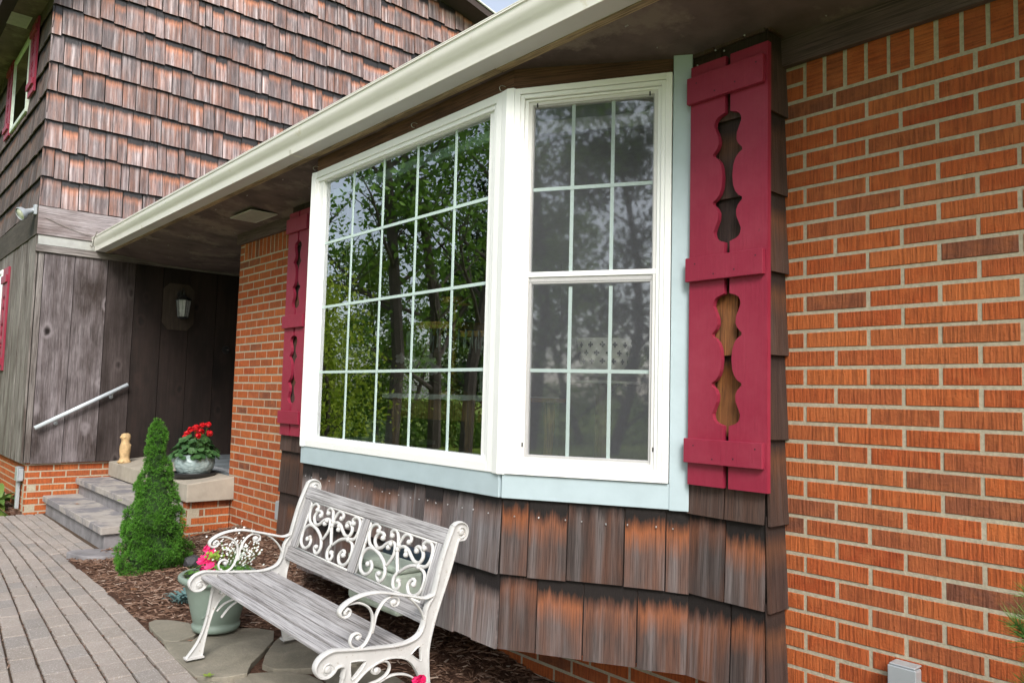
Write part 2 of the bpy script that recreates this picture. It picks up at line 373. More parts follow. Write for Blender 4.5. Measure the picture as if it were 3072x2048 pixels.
# soil/mulch bed surface, gently mounded towards the wall
def gz(x, y):
    if -7.78 < x < -5.18: return -2.53
    t = min(1, max(0, (y+1.35)/1.35)); base = -2.463 + .16*t*(1 if x < -2.9 else max(0., 1-(x+2.9)/1.5)*.9+.1*0)
    base -= max(0, min(1, (x+2.6)/1.8))*.045
    if x > -3.3 and y < -.6: base = -2.462-max(0, min(1, (x+2.6)/1.8))*.045; return base
    return base + .012*sin(x*5.1+y*3)+.008*sin(x*11-y*9)
def edge_y(x): return -1.27-.012*(x+5.1) if x < -4 else -1.283-.022*(x+4)-.012*(x+4)**2
def inbed(x, y): return y > -1.30-.03*(x+4.5)*0 or x > -1.6
a = N('mulch_soil'); c = a.coord(); n1 = a.noise(c, 40, 6, .8); a.bump(a.noise(c, 70, 5, .8), 1, .02)
SOIL = a.set(a.ramp(n1, [(.3, (.03,.017,.012)), (.5, (.10,.052,.034)), (.7, (.21,.12,.085))]), .95, .15)
M = MB(); nx, ny = 130, 26; xs = [-9.6+11.6*i/nx for i in range(nx+1)]; ys = [-1.36+1.40*j/ny for j in range(ny+1)]
V = [(x, (edge_y(x)-.02)+(.07-edge_y(x))*j/ny, gz(x, (edge_y(x)-.02)+(.07-edge_y(x))*j/ny)) for j in range(ny+1) for x in xs]; F = [(j*(nx+1)+i, j*(nx+1)+i+1, (j+1)*(nx+1)+i+1, (j+1)*(nx+1)+i) for j in range(ny) for i in range(nx)]
M.faces(V, F); struct(M.build('mulch_bed', SOIL, smooth=True))
# mulch chips
CH = MB(); random.seed(11)
def flag_zone(x, y): return (-3.25 < x < -.2 and y < -.62-.0*(x)) and not (x < -2.75 and y > -1.12)
for i in range(21000):
    x = random.uniform(-5.4, 1.2) if random.random() < .93 else random.uniform(-9.4, -7.8); y = random.uniform(-1.33, .0)
    if flag_zone(x, y) and random.random() < .93: continue
    if y < edge_y(x)+.0 and (x < -1.6 or random.random() < .5): continue
    if x < -5.35 and x > -7.8: continue
    L = random.uniform(.010, .034); w = random.uniform(.0025, .007); a_ = random.uniform(0, 2*pi); tl = random.uniform(-.25, .25); z = gz(x, y)+random.uniform(0, .012)
    d = Vector((cos(a_)*cos(tl), sin(a_)*cos(tl), sin(tl)))*L; s_ = Vector((-sin(a_), cos(a_), random.uniform(-.5, .5))).normalized()*w; h = Vector((0, 0, .003)); p = Vector((x, y, z))
    CH.faces([p-d-s_, p+d-s_*.5, p+d+s_*.5, p-d+s_, p-d*.6+h+s_*.2, p+d*.6+h], [(0,1,5,4),(1,2,5),(2,3,4,5),(3,0,4)])
a = N('mulch_chip'); r = a.island(); CHIP = a.set(a.ramp(r, [(0, (.045,.022,.014)), (.35, (.13,.072,.046)), (.7, (.20,.118,.082)), (.93, (.27,.185,.14)), (1, (.38,.30,.24))]), .9, .2)
struct(CH.build('bark_mulch', CHIP), 'stuff')
# ------------------------------------------------------------------ paver path
def path_edge(x): return -1.315-.0*x if x < -4.4 else -1.315-.022*(x+4.4)
P = MB(); random.seed(3)
row = 0; yoff = 0; pw, pl = .118, .235
def edge_y(x): return -1.27-.012*(x+5.1) if x < -4 else -1.283-.022*(x+4)-.012*(x+4)**2
def pline(k, x):         # y of k-th row line at x: gently curved rows that close up towards the steps
    sp = .080+.034/(1+math.exp(-(x+4.3)*1.5)); return edge_y(x)-k*sp-.004*sin(x*1.7+k*.8)
for k in range(-4, 24):
    x = -7.70+random.uniform(-.2, 0)
    while x < (1.6 if k >= 0 else -5.22):
        L = random.uniform(.185, .215); x1 = x+L-.009; g = .0105; nx_ = x+L
        if k < 0: x1 = min(x1, -5.20)
        ym = pline(k+1, (x+x1)/2); xa = max(x, -7.7)
        if x1-xa > .03 and pline(k, x1) < -.97:
            y0a, y0b = pline(k, xa), pline(k, x1); y1a, y1b = pline(k+1, xa), pline(k+1, x1); z = GZ+random.uniform(-.003, .003)-.02*max(0, (x+2.6)/2)
            tx, ty = random.uniform(-.002, .002), random.uniform(-.002, .002); c_ = .005
            V = [(xa, y1a+g/2, z-.05), (x1, y1b+g/2, z-.05), (x1, y0b-g/2, z-.05), (xa, y0a-g/2, z-.05),
                 (xa, y1a+g/2, z-c_), (x1, y1b+g/2, z-c_), (x1, y0b-g/2, z-c_), (xa, y0a-g/2, z-c_),
                 (xa+c_*.6, y1a+g/2+c_, z+tx), (x1-c_*.6, y1b+g/2+c_, z+ty), (x1-c_*.6, y0b-g/2-c_, z-tx), (xa+c_*.6, y0a-g/2-c_, z-ty)]
            P.faces(V, [(8,9,10,11),(4,5,9,8),(5,6,10,9),(6,7,11,10),(7,4,8,11),(0,1,5,4),(1,2,6,5),(2,3,7,6),(3,0,4,7)])
        x = nx_
# debris lying in the joints
DJ = MB(); random.seed(61)
for i in range(5200):
    k = random.randint(0, 16); x = random.uniform(-7.6, .6); y = pline(k, x)+random.gauss(0, .0035 if random.random() < .93 else .03); z = GZ-.001-.02*max(0, (x+2.6)/2)+random.uniform(-.006, .002); a_ = random.gauss(0, .9); L = random.uniform(.004, .013); w = random.uniform(.002, .004)
    d = Vector((cos(a_), sin(a_), random.uniform(-.2, .2)))*L; s_ = Vector((-sin(a_), cos(a_), random.uniform(-.3, .3)))*w; p = Vector((x, y, z)); DJ.face([p-d-s_, p+d-s_*.5, p+d+s_*.5, p-d+s_])
struct(P.build('paver_path', PAVER))
CHIPMAT = None
struct(DJ.build('joint_debris', CHIP), 'stuff')
Bd = MB(); Bd.face([(-7.7,-4.4,-2.466),(-2.6,-4.4,-2.466),(-2.6,-1.30,-2.466),(-5.2,-1.25,-2.466),(-5.2,-.95,-2.466),(-7.7,-.95,-2.466)]); Bd.face([(-2.6,-4.4,-2.466),(2.2,-4.4,-2.515),(2.2,-1.30,-2.515),(-2.6,-1.30,-2.466)])
a = N('joint_grit'); c = a.coord(); SAND = a.set(a.ramp(a.noise(c, 120, 5, .8), [(.35, (.04,.03,.022)), (.6, (.12,.085,.06)), (.75, (.26,.2,.15))]), .95, .1)
struct(Bd.build('path_bedding', SAND))
# ------------------------------------------------------------------ flagstones
a = N('flagstone'); c = a.coord(); r = a.island(); n1 = a.noise(c, 5, 6, .65, .8); n2 = a.noise(c, 90, 4, .7)
fc = a.ramp(n1, [(.3, (.13,.115,.09)), (.5, (.20,.18,.14)), (.62, (.27,.24,.19)), (.75, (.36,.32,.25))]); fc = a.mix(a.math('MULTIPLY', r, .8), fc, a.mix(n2, (.13,.135,.115), (.33,.29,.22))); a.bump(a.math('ADD', n1, n2), .5, .01)
FLAG = a.set(fc, .8, .3)
stones = [[(-3.16,-1.285),(-3.10,-1.16),(-2.87,-1.10),(-2.75,-1.22),(-2.79,-1.325)],
 [(-2.74,-1.33),(-2.70,-1.21),(-2.83,-1.07),(-2.62,-.80),(-2.20,-1.10),(-2.09,-1.20),(-2.20,-1.36)],
 [(-2.56,-.77),(-2.40,-.62),(-1.95,-.63),(-1.98,-.88),(-2.17,-1.06)],
 [(-2.13,-1.16),(-1.95,-.93),(-1.55,-.98),(-1.35,-1.20),(-1.60,-1.36),(-2.05,-1.24)],
 [(-2.17,-1.40),(-2.05,-1.28),(-1.62,-1.40),(-1.62,-1.48)],
 [(-1.90,-.88),(-1.88,-.64),(-1.35,-.66),(-1.30,-.90),(-1.53,-.94)],
 [(-1.31,-1.18),(-1.50,-.97),(-1.22,-.92),(-.75,-1.0),(-.72,-1.45),(-1.2,-1.42),(-1.55,-1.38)],
 [(-1.25,-.87),(-1.28,-.68),(-.55,-.72),(-.6,-.95),(-.9,-.95)], [(-.68,-1.0),(-.5,-.8),(.1,-.9),(.2,-1.45),(-.66,-1.46)]]
FS = MB()
for st in stones:
    pts = spline([(x, y, 0) for x, y in st], 3, True); pts = [Vector((p.x+random.uniform(-.006,.006), p.y+random.uniform(-.006,.006), 0)) for p in pts]
    cx = sum(p.x for p in pts)/len(pts); zt = GZ+.010-.024*max(0, (cx+2.6))
    FS.prism([(p.x, p.y) for p in pts], (0, 0, zt-.04), (1,0,0), (0,1,0), (0,0,1), .04)
struct(FS.build('flagstone_paving', FLAG, bevel=.006, fix=True))
ss = MB(); ss.prism([(p.x, p.y) for p in spline([(-5.27,-1.27,0),(-5.3,-1.1,0),(-5.15,-.90,0),(-4.98,-.96,0),(-4.98,-1.16,0)], 3, True)], (0,0,-2.47), (1,0,0),(0,1,0),(0,0,1), .062)
tag(ss.build('stepping_stone', CONC3, bevel=.008, fix=True), 'single flat grey stone between the paver path and the spruce', 'stone')

# ================================================================== HOUSE
house = empty('brick_house', (-1.5, 1, GZ), 'single storey red brick house front with a bay window and dark porch recess', 'house')
X, Y, Z = Vector((1,0,0)), Vector((0,1,0)), Vector((0,0,1))
brick_wall('brick_wall', (0,0,0), X, -Y, -.12, 2.9, -3, 38, 0, (-.0, 2.9, .232), house, 'orange red brick wall right of the bay with light mortar')
bl = brick_wall('brick_wall', (0,0,0), X, -Y, -5.40, -4.02, -3, 38, -5.311, (-5.305, -4.02, .232), house, 'narrow brick wall between the porch and the left shutter')
brick_wall('brick_wall', (0,0,0), Y, -X, 0.012, 1.6, -3, 29, 0, None, house).location.x = -5.40
brick_wall('foundation_wall', (0,.0,0), X, -Y, -4.02, -.13, 30, 38, 0, None, house)
# frieze boards
fz = MB(); fz.box(-.085, 2.9, -.03, 0.0, .140, .262, uvax=(2,0)); fz.build('frieze_board', FRIEZE2, house, bevel=.003)
fz = MB(); fz.box(-5.42, -4.02, -.03, 0.0, .155, .262, uvax=(2,0)); fz.build('frieze_board', FRIEZE2, house, bevel=.003)
# soffit + porch ceiling
sf = MB(); sf.faces([(-7.75,-.535,.305),(2.9,-.535,.305),(2.9,.06,.245),(-7.75,.06,.245),(-7.75,1.65,.245),(-5.3,1.65,.245),(-5.3,.06,.245),
   (-7.75,-.535,.325),(2.9,-.535,.325),(2.9,.06,.30),(-7.75,1.65,.30),(-5.3,1.65,.30)], [(3,6,2,1,0),(3,4,5,6),(7,8,1,0)])
sf.build('soffit', SOFFIT, house)
ws = MB(); 
x = -7.72
while x < 2.9:
    L = random.uniform(1.6, 2.6); x1 = min(2.9, x+L); d = random.uniform(-.004, .004); ws.frame_box((x, -.572+d, .296), (x1-x-.004, 0, 0), (0, .040, 0), (0, 0, .016), uvax=(2,0)); x += L
ws.build('soffit_edge_strip', STRIPW, house, bevel=.002)
# roof
rf = MB(); rf.faces([(-7.75,-.60,.425),(2.9,-.60,.425),(2.9,4.6,2.0),(-7.75,4.6,2.0),(-7.75,-.60,.405),(2.9,-.60,.405),(2.9,4.6,1.9),(-7.75,4.6,1.9)], [(0,1,2,3),(7,6,5,4),(0,4,5,1),(1,5,6,2)])
rf.build('roof', plain('asphalt_shingle', (.08,.075,.07), .95, .3, 30, .6), house)
# gutter (K profile)
gp = [(-.565,.302),(-.668,.300)]+[(p.y, p.z) for p in spline([(0,-.672,.303),(0,-.675,.318),(0,-.682,.345),(0,-.697,.370),(0,-.709,.395),(0,-.714,.424)], 5)]+[(-.720,.427),(-.720,.438),(-.705,.440),(-.700,.430)]
gu = MB(); x0, x1 = -7.70, 2.9
for i in range(len(gp)-1):
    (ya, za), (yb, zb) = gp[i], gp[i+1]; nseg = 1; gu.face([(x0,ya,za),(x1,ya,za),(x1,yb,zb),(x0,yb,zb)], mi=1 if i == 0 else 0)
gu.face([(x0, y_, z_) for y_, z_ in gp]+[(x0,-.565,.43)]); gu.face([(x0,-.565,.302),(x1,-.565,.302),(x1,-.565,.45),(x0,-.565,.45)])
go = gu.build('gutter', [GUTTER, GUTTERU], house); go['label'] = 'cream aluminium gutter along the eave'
sl = MB(); sl.tube([(x0,-.669,.303),(x1,-.669,.303)], .0035, 6); sl.tube([(x0,-.718,.437),(x1,-.718,.437)], .004, 6); sl.build('gutter_lip', GUTTER, go)
# house body behind
hb = MB(); hb.face([(-5.3,4,-2.6),(2.9,4,-2.6),(2.9,4,1.8),(-5.3,4,1.8)]); hb.face([(2.9,0.11,-2.6),(2.9,4,-2.6),(2.9,4,1.8),(2.9,0.11,.5)]); hb.build('rear_wall', plain('siding', (.3,.28,.25)), house)
# ---------------- bay: shingled skirt, frames, windows
A0 = Vector((-.42,-.115,0)); ang = RAD(30); ex2 = Vector((cos(ang), sin(ang), 0)); en2 = Vector((sin(ang), -cos(ang), 0))      # right angled face, ex2 runs left->right
AC = Vector((-1.098,-.506,0)); LC = Vector((-2.950,-.506,0)); LA = Vector((-3.628,-.115,0))
exL = (LC-LA).normalized(); enL = Vector((-sin(ang), -cos(ang), 0))
low = [-1.895, -2.202]; allr = [.254-.0, -.053, -.36, -.667, -.974, -1.281, -1.588, -1.895, -2.202]
random.seed(21)
B = MB(); shingles(B, AC, ex2, en2, (A0-AC).length, [-2.202], .15, .24, ztop=-1.86); shingles(B, AC, ex2, en2, (A0-AC).length, [-1.895], .10, .24, ztop=-1.56, nmax=None)
so_ = B.build('angled_bay_shingles', SH_BROWN, house); so_['label'] = 'large brown shingles with an orange band below the side window'
B = MB(); shingles(B, LC, X, -Y, AC.x-LC.x, [-2.202], .10, .17, ztop=-1.86); shingles(B, LC, X, -Y, AC.x-LC.x, [-1.895], .09, .16, ztop=-1.56)
B.build('front_bay_shingles', SH_GREY, house)['label'] = 'silver grey shingles below the picture window behind the bench'
B = MB(); shingles(B, LA, exL, enL, (LC-LA).length, low, ztop=None); shingles(B, Vector((-4.10,-.115,0)), X, -Y, .472, allr[1:], .14, .2, e=.307)
shingles(B, (-4.10,0,0), -Y, -X, .115, allr[1:], .12, .2); B.build('left_shutter_shingles', SH_DARK, house)
B = MB(); random.seed(8); shingles(B, A0, X, -Y, .335, [-.053,-.36,-.667,-1.588], .12, .19); shingles(B, A0, X, -Y, .335, [.254], .1, .14, ztop=.285)
shingles(B, (-.085,-.13,0), Y, X, .135, [.254,-.053,-.36,-.667,-.974,-1.281,-1.588,-1.895,-2.202], .14, .2)
B.build('right_shutter_shingles', SH_DARK, house)['label'] = 'dark brown shingles beside and behind the right shutter'
B = MB(); shingles(B, A0, X, -Y, .335, [-.974,-1.281], .10, .14); B.build('sheltered_shingles', m_shingle('amber_shingle', (.24,.095,.03), (.13,.058,.026), (.36,.13,.035), (.05,.024,.012), (.34,.145,.045), lo=.6, amp=.5), house)['label'] = 'warm orange brown shingles showing through the lower shutter cut-out'
B = MB(); shingles(B, A0, X, -Y, .335, [-1.895, -2.202], .13, .2); B.build('lower_corner_shingles', SH_BROWN, house)
# backing + underside
bk = MB(); e_ = .004
loop = [Vector((-4.10,0.1,0)), Vector((-4.10,-.112,0)), LA+Y*e_, LC+Y*e_, AC+Y*e_, A0+Y*e_, Vector((-.088,-.112,0)), Vector((-.088,.1,0))]
for i in range(7):
    a_, b_ = loop[i], loop[i+1]
    if i in (0, 1, 5, 6): bk.face([(a_.x,a_.y,-2.19),(b_.x,b_.y,-2.19),(b_.x,b_.y,.285),(a_.x,a_.y,.285)])
    else: bk.face([(a_.x,a_.y,-2.19),(b_.x,b_.y,-2.19),(b_.x,b_.y,-1.50),(a_.x,a_.y,-1.50)]); bk.face([(a_.x,a_.y,.2),(b_.x,b_.y,.2),(b_.x,b_.y,.30),(a_.x,a_.y,.30)])
bk.face([(p.x, p.y, -2.185) for p in loop]); bk.build('sheathing', plain('old_sheathing', (.03,.022,.018), .9), house)
# nails under sill
nl = MB()
for (o_, ex_, en_, L) in ((AC, ex2, en2, .78), (LC, X, -Y, 1.85)):
    x = .06
    while x < L-.03:
        p = o_+ex_*x+en_*.016; nl.tube([(p.x,p.y,-1.652+random.uniform(-.006,.006)), (p.x+en_.x*.004,p.y+en_.y*.004,-1.652)], .0029, 6); x += random.uniform(.06, .12)
nl.build('nail_heads', plain('galvanised', (.45,.45,.45), .4, metal=.4), house)
# frieze above windows
fb = MB(); fb.frame_box(LC+Z*.205-Y*.0, (AC.x-LC.x, 0, 0), (0, .03, 0), (0,0,.098), uvax=(2,0)); fb.frame_box(AC+Z*.197, ex2*.70, Vector((-en2.x,-en2.y,0))*.03, (0,0,.106), uvax=(2,0)); fb.frame_box(LA+Z*.205, exL*(LC-LA).length, -enL*.03, (0,0,.098), uvax=(2,0))
fb.build('bay_frieze_board', FRIEZE, house, bevel=.002)['label'] = 'stained brown board above the bay windows'
# blue trim
tr = MB(); sl_ = -1.578
tr.frame_box(LC+Z*sl_-Y*.022-X*.01, (AC.x-LC.x+.006, 0, 0), (0,.05,0), (0,0,.104), uvax=(2,0)); 
tr.frame_box(AC+Z*sl_+en2*.022, ex2*.705, -en2*.05, (0,0,.100), uvax=(2,0)); tr.frame_box(LA+Z*sl_+enL*.022, exL*(LC-LA).length, -enL*.05, (0,0,.1), uvax=(2,0))
tr.frame_box(AC+Z*(sl_-.003)+ex2*.703+en2*.026, ex2*.077, -en2*.05, (0,0,1.885)); tr.frame_box(LA+Z*sl_+enL*.026, exL*.08, -enL*.05, (0,0,1.87))
tr.build('bay_trim', TRIM, house, bevel=.003)['label'] = 'pale blue painted sill and corner trim round the bay'

def window(name, O, ex, en, s0, s1, z0, z1, fr, label):
    w_ = sub(name, house); w_['label'] = label
    return w_
def rect_frame(B, O, ex, en, s0, s1, z0, z1, w, depth, front, wb=None, wt=None):
    wb = wb or w; wt = wt or w
    for (a_, b_, c_, d_) in ((s0, s0+w, z0, z1), (s1-w, s1, z0, z1), (s0+w, s1-w, z0, z0+wb), (s0+w, s1-w, z1-wt, z1)):
        B.frame_box(O+ex*a_+Z*c_+en*front, ex*(b_-a_), -en*depth, Z*(d_-c_))
def pane(O, ex, en, s0, s1, z0, z1, back, mat, parent, name='glass_pane', t=0):
    B = MB(); q = O-en*back; B.face([q+ex*s0+Z*z0, q+ex*s1+Z*z0, q+ex*s1+Z*z1, q+ex*s0+Z*z1]); return B.build(name, mat, parent)
def muntins(O, ex, en, s0, s1, z0, z1, nx, nz, back, parent, w=.018):
    B = MB()
    for i in range(1, nx): c_ = s0+(s1-s0)*i/nx; B.frame_box(O+ex*(c_-w/2)+Z*z0-en*back, ex*w, -en*.006, Z*(z1-z0))
    for j in range(1, nz): c_ = z0+(z1-z0)*j/nz; B.frame_box(O+ex*s0+Z*(c_-w/2)-en*(back-.0015), ex*(s1-s0), -en*.009, Z*w)
    return B.build('muntin_grid', MUNT, parent)
# picture window, local s from LC
Lw = AC.x-LC.x
pw_ = window('picture_window', LC, X, -Y, 0, Lw, -1.475, .203, .1, 'large fixed window with a four by five pane grid, facing front')
B = MB(); rect_frame(B, LC, X, -Y, -.008, Lw-.045, -1.475, .205, .040, .07, .028); rect_frame(B, LC, X, -Y, .032, Lw-.085, -1.435, .165, .022, .06, .020); rect_frame(B, LC, X, -Y, .054, Lw-.107+.012, -1.430, .150, .066-.012, .05, .008, .012, .012)
B.build('window_frame', VINYL, pw_, bevel=.002)
gs0, gs1, gz0, gz1 = .112, Lw-.104, -1.421, .146
pane(LC, X, -Y, gs0-.01, gs1+.01, gz0-.01, gz1+.01, .016, GLASS, pw_)
muntins(LC, X, -Y, gs0, gs1, gz0, gz1, 5, 4, .0135, pw_, .015)
# corner post
cp = MB(); cp.prism([(LC.x+Lw-.045, -.536), (AC.x-.004,-.542), (AC.x+.026, -.527), (AC.x+.026,-.47), (LC.x+Lw-.045,-.46)], (0,0,-1.478), X, Y, Z, 1.683); cp.build('corner_post', VINYL, house, bevel=.003, fix=True)
cp = MB(); cp.prism([(-2*2.024-(LC.x+Lw-.045), -.536), (LC.x+.004,-.542), (LC.x-.026, -.527), (LC.x-.026,-.47), (-2*2.024-(LC.x+Lw-.045)-.05,-.46)], (0,0,-1.478), X, Y, Z, 1.683); cp.build('corner_post', VINYL, house, bevel=.003, fix=True)
# side double-hung window
def side_window(O, ex, en, off, label, screen=True):
    w_ = sub('side_window', house); w_['label'] = label; o_ = O+ex*off
    B = MB(); rect_frame(B, o_, ex, en, .018, .700, -1.475, .198, .026, .07, .034); rect_frame(B, o_, ex, en, .044, .674, -1.452, .170, .018, .06, .028); rect_frame(B, o_, ex, en, .062, .656, -1.440, .150, .016, .05, .016, .012, .010)
    B.build('window_frame', VINYL, w_, bevel=.002)
    B = MB(); rect_frame(B, o_, ex, en, .078, .640, -1.428, -.632, .026, .03, -.002, .036, .030); rect_frame(B, o_, ex, en, .078, .640, -.655, .140, .020, .03, .001, .030, .022)
    B.build('sash', SASH, w_, bevel=.002)
    B = MB(); B.frame_box(o_+ex*.074+Z*(-.634)+en*.008, ex*.570, -en*.02, Z*.022); B.build('meeting_rail', VINYL, w_, bevel=.002)
    pane(o_, ex, en, .098, .624, -.630, .120, .014, GLASS2, w_); pane(o_, ex, en, .098, .624, -1.395, -.660, .020, GLASS2, w_)
    for (a_, b_) in ((-.612, .118), (-1.392, -.675)):
        muntins(o_, ex, en, .1, .622, a_, b_, 3, 2, .0115 if a_ > -1 else .0175, w_, .015)
    if screen: pane(o_, ex, en, .092, .630, -1.400, .125, -.004, SCREEN, w_, 'insect_screen')
    if screen:
        B = MB(); rect_frame(B, o_, ex, en, .076, .642, -1.430, .142, .017, .008, .007, .022, .017); B.build('screen_frame', SASH, w_, bevel=.0015)
        B = MB()
        for s_, z_ in ((.115, .115), (.605, .118), (.083, -1.36), (.635, -1.355)): B.frame_box(o_+ex*(s_-.003)+Z*z_+en*.004, ex*.006, -en*-.004, Z*.018)
        B.build('screen_clip', BLACK, w_)
    return w_
side_window(AC, ex2, en2, 0, 'double hung window with a grey insect screen on the angled side of the bay')
side_window(LA, exL, enL, (LC-LA).length-.72, 'double hung window on the hidden left side of the bay', False)
# hooks on bay frieze
hk = MB()
for px_, pz_ in ((-1.15,.225), (-1.85,.235), (-2.93,.235)):
    pts = [Vector((px_, -.508-.004*0, pz_+.012)), Vector((px_,-.530,pz_+.012)), Vector((px_,-.545,pz_)), Vector((px_,-.538,pz_-.014)), Vector((px_,-.524,pz_-.012))]; hk.tube(spline(pts, 4), .0016, 6)
hk.build('wire_hooks', plain('zinc_wire', (.55,.55,.5), .35, metal=.6), house)
# ---------------- interior
IN = MB(); IN.faces([(-5.2,.08,-1.93),(2.6,.08,-1.93),(2.6,3.9,-1.93),(-5.2,3.9,-1.93),(-5.2,.08,.5),(2.6,.08,.5),(2.6,3.9,.5),(-5.2,3.9,.5)], [(0,1,2,3),(7,6,5,4),(2,6,7,3),(0,3,7,4),(1,5,6,2)])
IN.build('interior_walls', plain('interior_paint', (.38,.34,.28), .8, .1), house)
IB = MB(); IB.face([(LA.x+.1,0.08,-1.93),(A0.x-.1,.08,-1.93),(A0.x-.1,-.05,-1.93),(AC.x-.02,-.44,-1.93),(LC.x+.02,-.44,-1.93),(LA.x+.1,-.05,-1.93)]); 
for z0_, z1_ in ((-1.93,-1.45), (.15,.5)):
    q = [(LA.x+.1,-.05),(LC.x+.03,-.44),(AC.x-.03,-.44),(A0.x-.1,-.05)]
    for i in range(3): IB.face([(*q[i], z0_),(*q[i+1], z0_),(*q[i+1], z1_),(*q[i], z1_)])
IB.face([(LA.x+.1,.08,.20),(A0.x-.1,.08,.20),(A0.x-.1,-.05,.20),(AC.x-.02,-.44,.20),(LC.x+.02,-.44,.20),(LA.x+.1,-.05,.20)])
IB.build('bay_lining', plain('lining_paint', (.36,.42,.42), .8), house)
# blind head rails
B = MB(); B.box(LC.x+.06, AC.x-.1, -.455, -.405, .038, .095); o = B.build('blind_head_rail', plain('pale_blind', (.55,.66,.6), .5), house, bevel=.004)
B = MB(); q = AC+ex2*.09-en2*.09; B.frame_box(q+Z*.03, ex2*.55, -en2*.045, Z*.06); B.build('blind_head_rail', plain('grey_blind', (.45,.46,.44), .5), house, bevel=.004)
B = MB()
for xx in (-2.72, -2.66):
    B.tube([(xx,-.44,.03),(xx,-.44,-1.12)], .0018, 5)
B.build('blind_cord', VINYL, house)

# ---------------- shutters
def prof(t):      # half width of the cut-out at fraction t
    K = [(0,.012),(.012,.036),(.04,.055),(.085,.061),(.13,.052),(.18,.041),(.23,.039),(.27,.048),(.3149,.071),(.315,.071),(.335,.052),(.37,.036),(.42,.026),(.5,.022)]
    t = min(t, 1-t)
    for (a_, b_), (c_, d_) in zip(K, K[1:]):
        if a_ <= t <= c_: f_ = (t-a_)/max(1e-6, c_-a_); return b_+(d_-b_)*f_
    return .022
def shutter(xc, y, w, label, ztop=.196, zbot=-1.470, cuts=((-.538,-.03),(-1.238,-.737)), bat=((.038,.146),(-.680,-.586),(-1.385,-1.292)), axisx=X, nrm=-Y, org=None, flip=1, parent=None, t=.022, gap=.011, bw=None):
    s_ = sub('shutter', parent or house); s_['label'] = label
    k = w/.345; o_ = org if org is not None else Vector((xc, y, 0))
    for sd in (-1, 1):
        poly = [(sd*w/2, zbot), (sd*w/2, ztop), (sd*gap, ztop)]
        for (c0, c1) in cuts[::1]:
            N_ = 56
            for i in range(N_+1):
                tt = i/N_; poly.append((sd*max(gap, prof(tt)*k), c1+(c0-c1)*tt))
        poly.append((sd*gap, zbot))
        if sd > 0: poly = poly[::-1]
        B = MB(); B.prism(poly, o_, axisx, Z, nrm, t); B.build('shutter_board', SHUT, s_, bevel=.0015, fix=True)
    for j, (b0, b1) in enumerate(bat):
        B = MB(); B.frame_box(o_+axisx*(-w/2-.006)+nrm*(t+.0005)+Z*b0, axisx*(w-.003), nrm*.020, Z*(b1-b0)); B.build('batten', SHUT, s_, bevel=.002)
    return s_
shutter(-.2285, -.140, .342, 'tall raspberry red board shutter right of the bay window with scrolled cut-outs')
shutter(-3.895, -.140, .335, 'raspberry red shutter left of the bay window against the brick, partly behind the white frame')
# soffit vent
def vent(x0_, x1_, y0_, y1_, z_, parent, n=12, zz=0):
    s_ = sub('soffit_vent', parent); B = MB(); w_ = .012
    B.box(x0_, x1_, y0_, y0_+w_, z_-.008, z_); B.box(x0_, x1_, y1_-w_, y1_, z_-.008, z_); B.box(x0_, x0_+w_, y0_+w_, y1_-w_, z_-.008, z_); B.box(x1_-w_, x1_, y0_+w_, y1_-w_, z_-.008, z_)
    B.build('vent_frame', GV, s_); B = MB()
    for i in range(n): xx = x0_+w_+(x1_-x0_-2*w_)*(i+.3)/n; B.box(xx, xx+(x1_-x0_)/n*.5, y0_+w_, y1_-w_, z_-.006, z_-.002)
    B.build('louvre', GV, s_); B = MB(); B.box(x0_+w_, x1_-w_, y0_+w_, y1_-w_, z_-.0015, z_); B.build('vent_backing', BLACK, s_)
    return s_
GV = plain('vent_metal', (.50,.49,.45), .5)
v1 = vent(-4.80, -4.38, -.34, -.12, .258, house, 26); v1.rotation_euler = (RAD(0), 0, 0); v1['label'] = 'metal vent grille in the porch soffit'

# ================================================================== WING
wing = empty('shingled_wing', (-9.5, 2, GZ), 'two storey wing clad in weathered brown shingles above grey vertical boards', 'house wing')
WX = -7.75; WY = -1.19; random.seed(77)
def wing_top(y):  return 3.05+(y+1.5)*.75 if y < 1.6 else 5.37-(y-1.6)*.25 if y < 6 else 4
B = MB()
rowsW = [.71+.307*i for i in range(0, 16)]
for i, zr in enumerate(rowsW):
    # only the part below the rake
    y0_, y1_ = WY-.03, 5.0
    if zr > 3.0: y0_ = max(y0_, -1.45+(zr-2.75)/.75)
    yr = 1.6+(5.37-zr-.15)/.25; y1_ = min(y1_, yr) if zr > 4.3 else 5.3
    if y1_-y0_ > .3: shingles(B, (WX, y0_, 0), Y, X, y1_-y0_, [zr], .075, .225, jit=.017 if i > 5 else .009, butt=.034, gap=(.005, .013))
B.build('side_shingles', SH_WING, wing)['label'] = 'rows of weathered reddish brown shingles on the side wall'
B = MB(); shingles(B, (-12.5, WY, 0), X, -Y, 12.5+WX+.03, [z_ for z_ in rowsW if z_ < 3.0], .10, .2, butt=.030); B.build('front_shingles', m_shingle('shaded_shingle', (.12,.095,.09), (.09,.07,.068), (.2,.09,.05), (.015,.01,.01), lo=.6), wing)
# sheathing core
wb = MB(); wb.faces([(WX-.002,WY+.002,-1.93),(WX-.002,5.6,-1.93),(WX-.002,5.6,4.3),(WX-.002,1.6,5.3),(WX-.002,WY+.002,3.2),(-13,WY+.002,-1.93),(-13,WY+.002,3.2),(WX-.05,WY+.05,-1.93),(WX-.05,5.6,-1.93),(-13,WY+.05,-1.93)], [(0,1,2,3,4),(5,0,4,6),(0,7,8,1),(5,9,7,0)]); wb.build('sheathing', plain('wing_sheathing', (.03,.025,.02), .9), wing)
